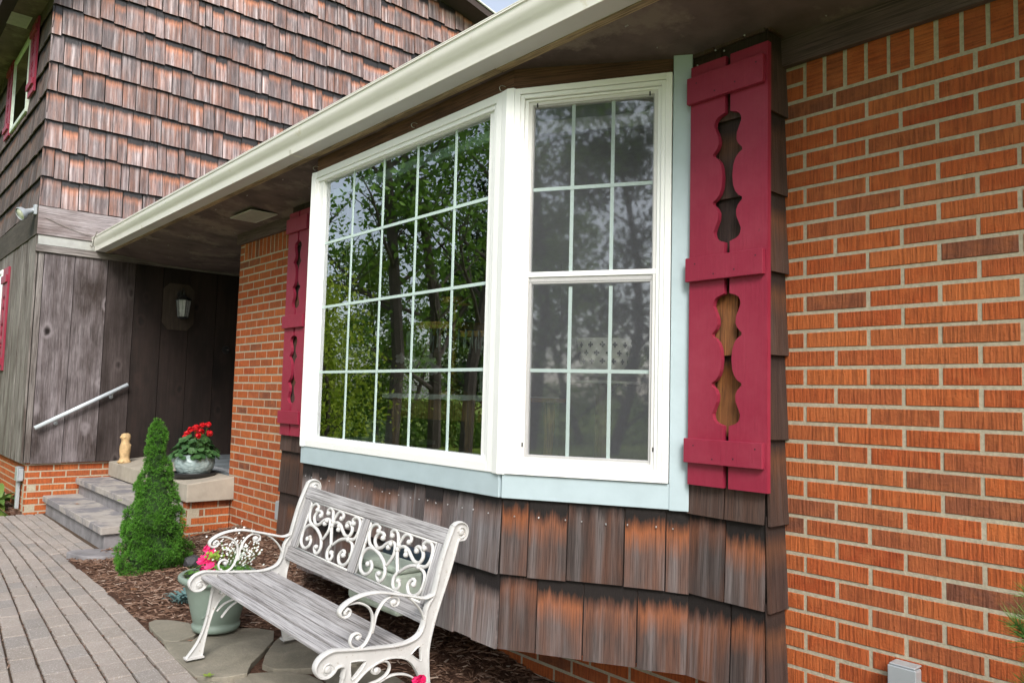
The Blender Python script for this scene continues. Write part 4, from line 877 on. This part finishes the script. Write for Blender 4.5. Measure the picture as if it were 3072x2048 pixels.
for i in range(230):
    q = Vector((random.gauss(0,.085), random.gauss(0,.05), random.gauss(0,.05))); c_ = Vector((px0+.03, py0+.09, pz0+.40))+q; flower(Wm, c_, Vector((random.gauss(0,.5)+.4, -.7, .7)), .0058, 5)
    if i % 4 == 0: ST.tube([(px0+.02, py0+.03, pz0+.26), tuple(c_)], .0009, 4)
for i in range(40): c_ = Vector((-2.88+random.gauss(0,.02), -1.05+random.gauss(0,.02), -2.06+random.gauss(0,.016))); round_leaf(LY, c_, Vector((.4,-.6,.8)), .009, 6)
B.build('leaves', LEAFM, fl); P_.build('pink_petals', PINK, fl); Wm.build('white_petals', WHITE, fl); ST.build('stems', LEAFM, fl); LY.build('lime_leaves', LEAFY, fl)
# pink flowers beside the right bench end
pf_ = empty('pink_begonia', (-.93,-1.06,-2.48), 'bright pink flowers low beside the right end of the bench at the bottom edge', 'flowers'); random.seed(9)
B = MB(); P_ = MB(); ST = MB()
for (x_, y_, z_, n_) in ((-1.01,-1.045,-2.212,4),(-.985,-1.0,-2.190,8),(-.955,-1.0,-2.175,7),(-1.04,-1.05,-2.235,4)):
    for k in range(n_*3): q = Vector((random.gauss(0,1), random.gauss(0,1), random.gauss(0,1))).normalized(); flower(P_, Vector((x_,y_,z_-.012))+q*.010, q, .013, 5)
    ST.tube([(-.95,-1.03,-2.48), (x_,y_,z_-.01)], .002, 4)
for i in range(50): round_leaf(B, Vector((-.93+random.gauss(0,.05), -1.06+random.gauss(0,.04), -2.36+random.gauss(0,.03))), Vector((random.gauss(0,.4), random.gauss(0,.4), 1)), .02, 7)
B.build('leaves', LEAFM, pf_); P_.build('petals', PINK, pf_); ST.build('stems', LEAFM, pf_)
# dusty blue plant
bp_ = MB(); random.seed(15)
for i in range(46):
    th = random.uniform(0, 2*pi); c_ = Vector((-3.42+random.gauss(0,.035), -1.02+random.gauss(0,.03), gz(-3.42,-1.02)+.01)); long_leaf(bp_, c_, Vector((cos(th), sin(th), 0)), 1.2, random.uniform(.05,.10), .009, .7, 4)
tag(bp_.build('blue_green_plant', BLUEL), 'small dusty blue green plant in the mulch left of the planter', 'plant')
# hosta
hs = MB(); random.seed(19)
for i in range(34):
    th = random.uniform(0, 2*pi); long_leaf(hs, Vector((-8.28+random.gauss(0,.02), -1.34+random.gauss(0,.02), -2.44)), Vector((cos(th), sin(th), 0)), random.uniform(.8, 1.9), random.uniform(.18,.30), .055, .9, 6)
tag(hs.build('hosta', m_leaf('hosta_leaf', (.04,.12,.03), (.16,.24,.05), .4, .2)), 'broad leaved green hosta at the left edge beside the brick base', 'plant')
# owl statue
OWL = plain('buff_terracotta', (.50,.34,.17), .8, .30, 22, .8, bd=.004)
ox, oy, oz = -7.43, -.325, -1.947
owl = empty('owl_statue', (ox, oy, oz), 'buff coloured owl statuette standing on the left end of the porch slab', 'statue')
B = MB(); B.lathe([(0,0),(.068,0),(.072,.014),(.062,.03),(.055,.045),(.050,.065),(.056,.10),(.061,.145),(.058,.185),(.046,.215),(.044,.235),(.052,.262),(.053,.285),(.044,.306),(.024,.314),(0,.312)], 26, (ox,oy,oz)); bo_ = B.build('body', OWL, owl, smooth=True)
for v in bo_.data.vertices:
    rel = v.co-Vector((ox,oy,oz)); rel.x *= 1.0; rel.y *= .9
    if .03 < rel.z < .2: rel.x += .004*sin(rel.z*90)*cos(rel.y*80)
    v.co = Vector((ox,oy,oz))+rel
B = MB(); ed = Vector((.62,-.78,0)); es = Vector((.78,.62,0))
for s_ in (-1, 1):
    c_ = Vector((ox,oy,oz+.272))+ed*.042+es*(.021*s_); B.tube([c_, c_+ed*.006, c_+ed*.010], [.015,.014,.006], 12)
    t_ = Vector((ox,oy,oz+.300))+es*(.032*s_); B.tube([t_-Vector((0,0,.01)), t_+Vector((0,0,.010))], [.014,.006], 8)
    for k in range(3): f_ = Vector((ox,oy,oz+.022))+ed*(.055)+es*(s_*.022+(k-1)*.010); B.tube([f_, f_+ed*.018-Z*.008], [.007,.004], 6)
    w_ = [Vector((ox,oy,oz+h))+es*(s_*(.050-.01*i_))+ed*(.012*i_-.01) for i_, h in enumerate((.20,.15,.10,.06))]; B.tube(w_, [.012,.020,.016,.004], 8)
c_ = Vector((ox,oy,oz+.262))+ed*.048; B.tube([c_, c_+ed*.012-Z*.014], [.007,.001], 6)
B.build('face_and_wings', OWL, owl, smooth=True)
# rock
B = MB(); random.seed(1)
pts = []
bm = bmesh.new(); bmesh.ops.create_icosphere(bm, subdivisions=2, radius=1)
for v in bm.verts: v.co *= random.uniform(.82, 1.12)
me = bpy.data.meshes.new('dark_rock'); bm.to_mesh(me); bm.free(); me.materials.append(plain('dark_stone', (.045,.045,.05), .7)); ro = bpy.data.objects.new('dark_rock', me); COL.objects.link(ro); ro.location = (-4.15,-.72,gz(-4.1,-.7)+.03); ro.scale = (.07,.06,.045)
tag(ro, 'small dark rock in the mulch behind the planter flowers', 'rock')

# ================================================================== WALL FITTINGS
# handrail
hr = empty('handrail', (-7.67,-.70,-1.35), 'pale metal handrail fixed slanting to the grey boards above the steps', 'handrail')
B = MB(); B.tube([(-7.665,-1.125,-1.585),(-7.665,-.275,-1.118)], .021, 12); B.build('rail', plain('white_pipe', (.62,.68,.72), .3, .04, metal=.2), hr, smooth=True)
for y_ in (-.93,-.42):
    z_ = -1.585+(y_+1.125)/.85*.467; B = MB(); B.tube([(-7.727,y_,z_-.06),(-7.69,y_,z_-.06),(-7.665,y_,z_-.02)], .006, 8); B.tube([(-7.730,y_,z_-.06),(-7.722,y_,z_-.06)], .02, 12); B.build('bracket', METAL, hr)
# lantern
ln = empty('wall_lantern', (-7.72,.235,-.2), 'dark wall lantern with clear panes on a board plate in the porch shade', 'wall lamp')
B = MB(); B.prism([(.05,-.40),(.05,-.02),(.12,.05),(.33,.05),(.40,-.02),(.40,-.40),(.33,-.48),(.12,-.48)], (-7.728,0,0), Y, Z, X, .018); B.build('mounting_board', m_boards('lamp_board', (.055,.040,.030), (.085,.064,.048), (.04,.028,.020), False), ln, fix=True)
lx, ly = -7.58, .235
B = MB(); B.lathe([(0,-.045),(.012,-.05),(.012,-.075),(.022,-.085),(.03,-.10),(.085,-.135),(.092,-.145),(.092,-.152),(0,-.150)], 6, (lx,ly,0)); B.build('lamp_cap', BLACK, ln)
B = MB(); B.lathe([(0,-.335),(.058,-.335),(.062,-.345),(.03,-.36),(0,-.362)], 6, (lx,ly,0)); B.build('lamp_base', BLACK, ln)
B = MB()
for k in range(6):
    a_ = 2*pi*k/6; B.tube([(lx+.080*cos(a_), ly+.080*sin(a_), -.150), (lx+.058*cos(a_), ly+.058*sin(a_), -.338)], .0035, 5); m_ = a_+pi/6; B.tube([(lx+.069*cos(m_), ly+.069*sin(m_), -.150), (lx+.050*cos(m_), ly+.050*sin(m_), -.338)], .0016, 4)
B.tube([(-7.71,ly,-.12),(-7.66,ly,-.03),(-7.61,ly,-.01),(lx,ly,-.045)], .007, 8); B.tube([(-7.71,ly,-.07),(-7.70,ly,-.07)], .04, 14); B.build('frame_bars', BLACK, ln)
B = MB(); B.lathe([(.079,-.152),(.057,-.336)], 6, (lx,ly,0)); B.build('glass_shade', plain('seeded_glass', (.30,.31,.30), .3, .25, 40, .3), ln)
B = MB(); B.lathe([(0,-.165),(.014,-.170),(.016,-.21),(.012,-.235),(.0,-.24)], 12, (lx,ly,0)); B.build('bulb', plain('frosted_bulb', (.75,.75,.72), .4), ln, smooth=True)
# door knob
kb = empty('round_door_lock', (-7.72,.80,-.67), 'round black door lock with a bright centre on the dark porch boards', 'door lock')
B = MB(); B.tube([(-7.728,.80,-.67),(-7.722,.80,-.67)], .048, 20); B.tube([(-7.722,.80,-.67),(-7.70,.80,-.67),(-7.69,.80,-.67),(-7.675,.80,-.67)], [.012,.012,.026,.020], 16); B.build('escutcheon', BLACK, kb)
B = MB(); B.tube([(-7.676,.80,-.67),(-7.672,.80,-.67)], .009, 12); B.build('keyhole', plain('chrome', (.8,.8,.8), .2, metal=.9), kb)
# floodlight
fl_ = empty('floodlight', (-7.80,-1.25,.66), 'twin grey floodlight on the wing corner under the shingles', 'floodlight')
for (p0_, d_) in (((-7.84,-1.27,.655), Vector((.25,-.75,-.45))), ((-7.88,-1.26,.66), Vector((-.6,-.75,-.25)))):
    p0_ = Vector(p0_); d_.normalize(); B = MB(); B.tube([p0_-d_*.05, p0_, p0_+d_*.05, p0_+d_*.085, p0_+d_*.12], [.020,.026,.036,.062,.064], 20, cap=False); B.build('lamp_hood', METAL, fl_, smooth=True)
    B = MB(); B.tube([p0_+d_*.105, p0_+d_*.112, p0_+d_*.120], [.059,.057,.02], 20); B.build('lamp_lens', plain('lens', (.6,.63,.5), .15, .1, 30), fl_, smooth=True)
B = MB(); B.box(-7.86,-7.79,-1.245,-1.218,.62,.72); B.tube([(-7.825,-1.24,.66),(-7.84,-1.27,.66)], .014, 8); B.build('mount', METAL, fl_)
# outlet boxes
def wall_box(name, x0_, x1_, z0_, z1_, y, label, d=.045, door=True):
    e_ = empty(name, ((x0_+x1_)/2, y, (z0_+z1_)/2), label, 'outlet box'); B = MB(); B.box(x0_, x1_, y-d, y, z0_, z1_); B.build('box_body', METAL, e_, bevel=.006)
    B = MB(); B.box(x0_-.004, x1_+.004, y-d-.014, y-d-.0005, z0_, z1_+.004); B.box(x0_, x1_, y-d-.012, y, z1_+.0045, z1_+.011); B.build('flap_cover', METAL, e_, bevel=.005); return e_
wall_box('outlet_box', .315, .395, -2.12, -1.985, 0, 'grey weatherproof outlet box low on the right brick wall')
wall_box('outlet_box', -4.30, -4.215, -2.135, -2.005, 0, 'grey outlet box on the brick left of the bay behind the bench')
cb = wall_box('outlet_box', -7.95, -7.83, -2.13, -2.0, -1.165, 'grey outlet box with conduit on the brick base at the far left')
B = MB(); B.box(-7.985,-7.93,-1.205,-1.17,-2.42,-1.99); B.build('conduit', METAL, cb, bevel=.006)
# storage box behind bench
bx = empty('pale_green_box', (-1.75,-.66,-2.46), 'pale green plastic box behind the bench, seen through its right scroll panel', 'box')
PG = plain('pale_green_plastic', (.50,.57,.48), .6, .1, 30, .3)
B = MB(); B.box(-1.965,-1.53,-.74,-.60,-2.14,-1.955); B.build('box_body', PG, bx, bevel=.015); B = MB(); B.box(-1.97,-1.525,-.745,-.595,-1.953,-1.925); B.build('lid', PG, bx, bevel=.010)
B = MB(); B.box(-1.90,-1.50,-.592,-.535,-2.14,-1.88); tag(B.build('dark_box', plain('navy_plastic', (.02,.035,.055), .5), bevel=.01), 'dark blue flat box fixed to the shingles behind the pale green box', 'box')
# cable at the gutter end
B = MB(); B.tube(spline([(-7.45,-.72,.47),(-7.50,-.735,.40),(-7.62,-.72,.33),(-7.72,-.72,.36)], 8), .004, 6); B.tube(spline([(-7.715,-1.15,.58),(-7.712,-.98,.52),(-7.71,-.80,.47),(-7.70,-.72,.47)], 6), .0025, 5)
tag(B.build('loose_cable', plain('cable', (.18,.16,.13), .6)), 'thin loose cable looping over the left end of the gutter', 'cable')
# a few fallen leaves
random.seed(50)
for i, (x_, y_, z_) in enumerate([(-2.14,-1.33,GZ+.016),(-2.03,-1.42,GZ+.012),(-5.72,-.80,-2.108),(-6.9,-.86,-2.271),(-3.9,-1.16,-2.43)]):
    B = MB(); c_ = Vector((x_,y_,z_)); 
    for k in range(5):
        a_ = k*1.25+i; d_ = Vector((cos(a_), sin(a_), .15)); s_ = Vector((-sin(a_), cos(a_), 0)); B.faces([c_, c_+d_*.014-s_*.008, c_+d_*.030, c_+d_*.014+s_*.008], [(0,1,2,3)])
    o = B.build('fallen_leaf', LEAFY if i < 3 else plain('dry_leaf', (.35,.16,.07), .8)); tag(o, ['bright green maple leaf on the flagstone near the bench leg', 'green leaf on the flagstone beside the paver path', 'small pale leaf on the upper step', 'small brown leaf on the lower step', 'brown leaf in the mulch near the path'][i], 'leaf', 'fallen leaves')

# ================================================================== INSIDE THE BAY
OAK = m_boards('golden_oak', (.48,.26,.08), (.60,.36,.14), (.40,.20,.06), False, rough=.4); LACE = plain('white_cloth', (.85,.87,.84), .8, .05, 30, .3)
tb = empty('side_table', (-2.2,.0,-1.93), 'golden oak table with curved legs just inside the picture window', 'table')
B = MB(); B.box(-2.72,-1.62,-.12,.42,-1.175,-1.150); B.build('table_top', OAK, tb, bevel=.006); B = MB(); B.box(-2.66,-1.68,-.07,-.05,-1.29,-1.177); B.build('apron', OAK, tb)
for (x_, y_) in ((-2.62,-.06),(-1.90,-.06),(-2.62,.36),(-1.72,.36)):
    B = MB(); B.tube(spline([(x_,y_,-1.18),(x_+.025,y_-.02,-1.32),(x_-.005,y_,-1.50),(x_-.02,y_,-1.75),(x_+.02,y_-.03,-1.93)], 5), [.034,.035,.036,.037,.036,.034]+[.030-.0006*i for i in range(15)], 8); B.build('leg', OAK, tb, smooth=True)
B = MB(); pts = []
for i in range(40): pts.append((-2.70+i*.0262, -.128-.006*sin(i*.9)))
B.prism([(p_[0], p_[1]) for p_ in pts]+[(-1.68,.40),(-2.70,.40)], (0,0,-1.1485), X, Y, Z, .004); 
for i in range(39): B.face([(pts[i][0],pts[i][1]-.001,-1.146),(pts[i+1][0],pts[i+1][1]-.001,-1.146),(pts[i+1][0],pts[i+1][1]-.003,-1.168-.007*abs(sin((i+1)*.55))),(pts[i][0],pts[i][1]-.003,-1.168-.007*abs(sin(i*.55)))])
tag(B.build('lace_cloth', LACE), 'white lace edged cloth covering the oak table inside the window', 'cloth')
lp = empty('crystal_lamp', (-2.21,.05,-1.145), 'brass lamp hung with glass crystals on the table inside the window', 'lamp')
BR = plain('brass', (.45,.28,.07), .35, .2, 20, metal=.7); CR = plain('crystal', (.55,.62,.60), .08, .1, 30)
B = MB(); B.lathe([(0,0),(.09,0),(.085,.02),(.05,.035),(.03,.06),(.045,.09),(.02,.12),(.015,.30),(.02,.36),(.01,.56)], 20, (-2.21,.05,-1.145)); B.lathe([(.275,.365),(.28,.365),(.28,.405),(.275,.405)], 48, (-2.21,.05,-1.145)); B.lathe([(.085,.535),(.09,.535),(.09,.57),(.085,.57)], 28, (-2.21,.05,-1.145)); B.build('lamp_body', BR, lp)
B = MB()
for k in range(44):
    a_ = 2*pi*k/44; x_, y_ = -2.21+.278*cos(a_), .05+.278*sin(a_); B.tube([(x_,y_,-.782),(x_,y_,-.80),(x_,y_,-.83),(x_,y_,-.885)], [.004,.010,.004,.008] if k % 2 else [.003,.007,.009,.001], 5)
B.build('crystals', CR, lp)
orc = empty('orchid', (-2.62,.02,-1.145), 'orchid with pale pink white blooms beside the crystal lamp', 'flowers'); random.seed(71)
B = MB(); F_ = MB()
for k in range(4): B.tube(spline([(-2.62,.02,-1.12),(-2.62+.03*k,-.0,-1.0),(-2.60+.08*k,-.03,-.93)], 4), .003, 5)
for k in range(6): th = k*1.05; long_leaf(B, Vector((-2.62,.02,-1.09)), Vector((cos(th), sin(th), 0)), .7, .20, .028, .7)
for k in range(11): flower(F_, Vector((-2.64+.034*k, -.03+random.gauss(0,.02), -.965+random.gauss(0,.03))), Vector((.5,-.8,.1)), .036, 5)
B.build('leaves', LEAFM, orc); F_.build('blooms', m_leaf('orchid_petal', (.6,.5,.58), (.78,.74,.76), .5, .2), orc)
B = MB(); B.lathe([(0,0),(.05,0),(.065,.06),(.06,.06),(0,.05)], 20, (-2.62,.02,-1.145)); tag(B.build('orchid_pot', plain('clay', (.25,.2,.15), .7), smooth=True), 'small clay pot under the orchid', 'flower pot')
B = MB(); B.lathe([(0,0),(.07,0),(.085,.02),(.095,.15),(.09,.15),(0,.13)], 24, (-1.74,-.02,-1.145)); tag(B.build('white_pot', plain('white_ceramic', (.6,.62,.55), .4), smooth=True), 'whitish ceramic pot at the right end of the oak table', 'flower pot')
# crocheted hanging basket
B = MB(); cx_, cz_ = -2.88, -.86
for k in range(13):
    a_ = pi+pi*k/12; B.tube([(cx_,-.2,cz_),(cx_+.24*cos(a_),-.2+.0,cz_+.10*sin(a_))], .0016, 4)
for r_ in (.3,.45,.6,.75,.88,1.0): B.tube([(cx_+.24*r_*cos(pi+pi*k/14), -.2-.03*sin(pi*k/14), cz_+.10*r_*sin(pi+pi*k/14)) for k in range(15)], .0018, 4)
B.tube([(cx_-.24,-.2,cz_),(cx_+.24,-.2,cz_)], .003, 5)
for s_ in (-1, 1): B.tube([(cx_+.22*s_,-.2,cz_),(cx_,-.2,-.10)], .0014, 4)
tag(B.build('crochet_basket', LACE), 'white crocheted net basket hanging inside the left of the picture window', 'basket')
B = MB(); B.lathe([(0,0),(.13,0),(.15,.02),(.165,.10),(.17,.10),(.17,.115),(.15,.115),(0,.10)], 30, (-2.95,.10,-1.44)); tag(B.build('white_bowl', plain('white_bowl_glaze', (.5,.5,.45), .5), smooth=True), 'white oval planter bowl on a low stand behind the picture window', 'bowl')
B = MB(); B.box(-3.2,-2.72,-.1,.3,-1.47,-1.443); B.box(-2.99,-2.93,.07,.13,-1.93,-1.47); tag(B.build('plant_stand', LACE), 'low white topped stand under the planter bowl', 'stand')
# side window: pierced pot on a pedestal
CER = plain('pierced_ceramic', (.80,.79,.70), .6, .08, 20)
pp = empty('pierced_pot', (-.90,-.10,-1.0), 'cream pot pierced with cross shaped holes behind the side window', 'flower pot')
B = MB(); B.lathe([(0,0),(.09,0),(.105,.03),(.123,.135),(.115,.135),(.097,.04),(0,.02)], 36, (-.90,-.10,-1.018)); B.build('pot_body', CER, pp, smooth=True)
B = MB()
for row_ in range(3):
    for k in range(14):
        a_ = 2*pi*(k+.5*(row_ % 2))/14; r_ = .1072+.0064*row_; p = Vector((-.90+r_*cos(a_), -.10+r_*sin(a_), -1.018+.034+.036*row_)); s_ = Vector((-sin(a_), cos(a_), 0)); n_ = Vector((cos(a_), sin(a_), 0))*.0016
        B.face([p-s_*.012-Z*.004+n_, p+s_*.012-Z*.004+n_, p+s_*.012+Z*.004+n_, p-s_*.012+Z*.004+n_]); B.face([p-s_*.004-Z*.012+n_*1.2, p+s_*.004-Z*.012+n_*1.2, p+s_*.004+Z*.012+n_*1.2, p-s_*.004+Z*.012+n_*1.2])
B.build('piercings', BLACK, pp)
pd = empty('pedestal_table', (-.90,-.10,-1.93), 'round pale topped pedestal under the pierced pot', 'table')
B = MB(); B.lathe([(0,.885),(.17,.885),(.185,.893),(.185,.906),(.17,.912),(0,.912)], 36, (-.90,-.10,-1.93)); B.lathe([(0,.85),(.17,.85),(.17,.86),(0,.86)], 30, (-.90,-.10,-1.93)); B.build('table_top', plain('pale_marble', (.60,.60,.56), .4), pd); B = MB(); B.lathe([(.0,0),(.14,0),(.14,.03),(.04,.06),(.035,.80),(.07,.85),(0,.85)], 20, (-.90,-.10,-1.93)); B.build('column', plain('dark_wood', (.12,.06,.03), .5), pd)

# ================================================================== GARDEN SEEN IN THE GLASS
BARK = plain('tree_bark', (.075,.06,.05), .95, .3, 6, .8, bd=.02)
def make_tree(name, seed, H, crown, nleaf, leafmat, leafsize, low=.16, tr=.17):
    random.seed(seed); T_ = MB(); Lf = MB(); tips = []
    def branch(p, d, L, r, lev):
        n_ = 6; pts = [p.copy()]; q = p.copy(); dd = d.copy()
        for i in range(n_):
            dd = (dd+Vector((random.gauss(0,.11), random.gauss(0,.11), random.gauss(0,.05)+.03))).normalized(); q = q+dd*(L/n_); pts.append(q.copy())
            if lev >= 1: tips.append((q.copy(), lev))
        T_.tube(pts, [r*(1-.75*i/n_) for i in range(n_+1)], 7 if lev < 2 else 5)
        if lev < 3:
            k = {0: 17, 1: 6, 2: 3}[lev]
            for j in range(k):
                t = low+(1-low)*(j+random.random()*.7)/k if lev == 0 else random.uniform(.25, 1); i = min(n_-1, int(t*n_)); b0 = pts[i].lerp(pts[i+1], t*n_-i); a_ = random.uniform(0, 2*pi) if lev else j*2.4+random.random()
                side = Vector((cos(a_), sin(a_), random.uniform(.1, .8))).normalized(); nd = (side+dd*(.4 if lev else .25)).normalized()
                Lb = crown*(1.15-.55*t)*random.uniform(.7, 1.1) if lev == 0 else L*random.uniform(.35, .6)
                branch(b0, nd, Lb, r*(1-.7*t)*(.42 if lev == 0 else .5), lev+1)
    branch(Vector((0,0,0)), Vector((random.gauss(0,.06), random.gauss(0,.06), 1)), H, tr, 0)
    tips = random.sample(tips, int(len(tips)*.14))
    for i in range(nleaf):
        p, lv = random.choice(tips); p = p+Vector((random.gauss(0,.34), random.gauss(0,.34), random.gauss(0,.20))); s_ = leafsize*random.uniform(.6, 1.3); n_ = Vector((random.gauss(0,1), random.gauss(0,1), random.gauss(0,1)+.6)).normalized(); a_ = n_.orthogonal().normalized(); b_ = n_.cross(a_); t = random.uniform(0, 6); a2 = a_*cos(t)+b_*sin(t); b2 = n_.cross(a2)
        Lf.face([p-a2*s_, p-b2*s_*.5, p+a2*s_, p+b2*s_*.5])
    e_ = bpy.data.objects.new(name, None); COL.objects.link(e_); T_.build('trunk', BARK, e_); Lf.build('crown', leafmat, e_); return e_
LT = m_leaf('tree_leaf', (.09,.20,.02), (.20,.35,.05), .5, .45); LT2 = m_leaf('tree_leaf_light', (.12,.24,.02), (.26,.38,.05), .5, .5); LT3 = m_leaf('dark_needle', (.012,.04,.012), (.03,.075,.02), .6, .2)
def put(proto, x, y, rz, sc, first, label, group='trees across the lawn'):
    if first: r_ = proto
    else:
        r_ = proto.copy(); COL.objects.link(r_)
        for ch in proto.children: c_ = ch.copy(); COL.objects.link(c_); c_.parent = r_
    r_.location = (x, y, -2.60); r_.rotation_euler = (0, 0, rz); r_.scale = (sc, sc, sc); r_['label'] = label; r_['category'] = 'tree'; r_['group'] = group
TL = 'tall leafy tree across the lawn, mirrored in the bay window glass'
tA = make_tree('leafy_tree', 101, 12, 3.4, 6000, LT, .11, .12, .20); tB = make_tree('leafy_tree', 207, 13, 3.0, 2600, LT, .10, .22, .17); tC = make_tree('leafy_tree', 313, 10, 3.0, 8000, LT2, .11, .06, .12)
used = {}
def V2(t, fr):    # point along the mirrored view through the picture window; fr 0 left .. 1 right
    dx, dy = -.890+(.890-.766)*fr, -.456-(.642-.456)*fr; return 1.416+dx*t, 1.67+dy*t
for i, (pr_t, t, fr, rz, sc) in enumerate([(tB,18.5,.84,.3,1),(tB,20,.42,2.1,1.1),(tA,22,.66,1.0,1),(tC,23,.34,.5,.62),(tB,27,.08,3.0,1.05),(tA,28,1.0,4.4,1.0),(tC,36,.5,2.2,.9),(tC,30,.85,3.3,.7)]):
    x_, y_ = V2(t, fr); put(pr_t, x_, y_, rz, sc, pr_t.name not in used, TL); used[pr_t.name] = 1
for (pr_t, x_, y_, rz, sc) in ((tA,3.2,-19,1.7,1.0),(tC,5.6,-22,.2,1.1),(tB,7.2,-19,2.5,1),(tC,1.0,-27,5,1.1),(tC,-3,-30,2,1.2)): put(pr_t, x_, y_, rz, sc, False, TL)
for (pr_t, x_, y_, rz, sc) in ((tA,-6.5,-18,.4,.9),(tC,-10,-20,1.4,.8),(tB,-1.5,-17,2.2,1),(tC,11,-20,3.1,.9),(tA,14,-16,.9,1),(tB,-26,-2,1.9,1.1),(tC,-22,2.5,4,.9),(tA,-30,4,2.7,1)): put(pr_t, x_, y_, rz, sc, False, TL)
ev = make_tree('dark_evergreen', 55, 11, 2.2, 6500, LT3, .10, .05, .16); put(ev, 5.2, -17.5, 0, 1, True, 'dark evergreen tree mirrored in the side window', None or 'evergreens across the lawn')
for ch in list(ev.children): pass
put(ev, -16.5, -14.0, 1, 1.0, False, 'dark evergreen tree mirrored low in the picture window', 'evergreens across the lawn')
# yellow green maple close by and hedge
mp = make_tree('japanese_maple', 77, 3.1, .62, 5000, m_leaf('maple_leaf', (.20,.30,.02), (.36,.44,.05), .5, .5), .045, .15, .05)
put(mp, -9.25, -4.0, 0, 1, True, 'yellow green maple mirrored at the left of the picture window', 'small garden trees')
def hedge(name, x0_, y0_, x1_, y1_, h, w_, n_, label, mat, seed):
    random.seed(seed); B = MB()
    for i in range(n_):
        t = random.random(); a_ = random.uniform(0, pi); r_ = (1-.35*random.random()**2); hh = h*(.8+.2*sin(t*23)+.12*sin(t*61)); x_ = x0_+(x1_-x0_)*t+random.gauss(0,.1)+cos(a_)*w_*r_*(y1_-y0_)/math.hypot(x1_-x0_, y1_-y0_); y_ = y0_+(y1_-y0_)*t-cos(a_)*w_*r_*(x1_-x0_)/math.hypot(x1_-x0_, y1_-y0_)
        p = Vector((x_, y_, -2.62+abs(sin(a_))*hh*r_)); n2_ = Vector((random.gauss(0,1), random.gauss(0,1), random.gauss(0,1)+.5)).normalized(); s_ = random.uniform(.05,.11); a2 = n2_.orthogonal().normalized(); b2 = n2_.cross(a2); B.face([p-a2*s_, p-b2*s_*.5, p+a2*s_, p+b2*s_*.5])
    o = B.build(name, mat); o['kind'] = 'stuff'; o['label'] = label
hedge('undergrowth', -23, -3, -10, -24, 1.7, 1.1, 24000, 'dense dark undergrowth along the far side of the lawn', LT, 5)
hedge('undergrowth', -9, -22, 16, -24, 2.2, 1.6, 22000, 'dense undergrowth at the end of the lawn', LT, 6)
hedge('undergrowth', -48, -10, -20, -44, 5.0, 3, 18000, 'far wood behind the lawn', LT, 7)
# ------------------------------------------------------------------ small things: batten screws, gutter joints, trim nails
B = MB()
for (b0, b1) in ((.038,.146),(-.680,-.586),(-1.385,-1.292)):
    for (x_, f_) in ((-.36,.72),(-.275,.22),(-.185,.30),(-.095,.75)):
        z_ = b0+(b1-b0)*f_; B.tube([(x_,-.1822,z_),(x_,-.1832,z_)], .0035, 6)
B.build('screw_heads', plain('painted_screw', (.07,.01,.02), .6), house)
B = MB()
for x_ in (-6.05, -3.0, .05):
    pts = [(x_, y_-.0015, z_-.0012) for y_, z_ in gp[:10]]
    for (p_, q_) in zip(pts, pts[1:]): B.face([p_, q_, (q_[0]+.03, q_[1], q_[2]), (p_[0]+.03, p_[1], p_[2])])
B.build('gutter_joint', plain('joint_sealant', (.70,.68,.60), .5), go)

B = MB(); random.seed(91)
for x_ in [-7.2+.61*i for i in range(17)]:
    for t_ in (.12, .5, .88):
        y_ = -.53+.52*t_; z_ = .305+(y_+.535)*(-.060/.595)-.0006; B.tube([(x_+random.gauss(0,.01), y_, z_), (x_, y_, z_-.0016)], .0032, 6)
B.build('soffit_nails', plain('old_nail', (.35,.33,.31), .5, metal=.3), house)
B = MB()
for x_ in (-6.2, -1.32, 1.12): B.face([(x_,-.533,.3044),(x_+.007,-.533,.3044),(x_+.007,.0,.2505),(x_,.0,.2505)])
B.build('soffit_joint', BLACK, house)
B = MB()
for (x_, z_) in ((-.385,.18),(-.30,.215),(-.26,.20),(-.17,.232),(-.115,.24)): B.tube([(x_,-.139,z_+.03),(x_,-.142,z_+.03)], .0035, 6)
B.build('shingle_nails', plain('bright_nail', (.5,.5,.48), .4, metal=.3), house)
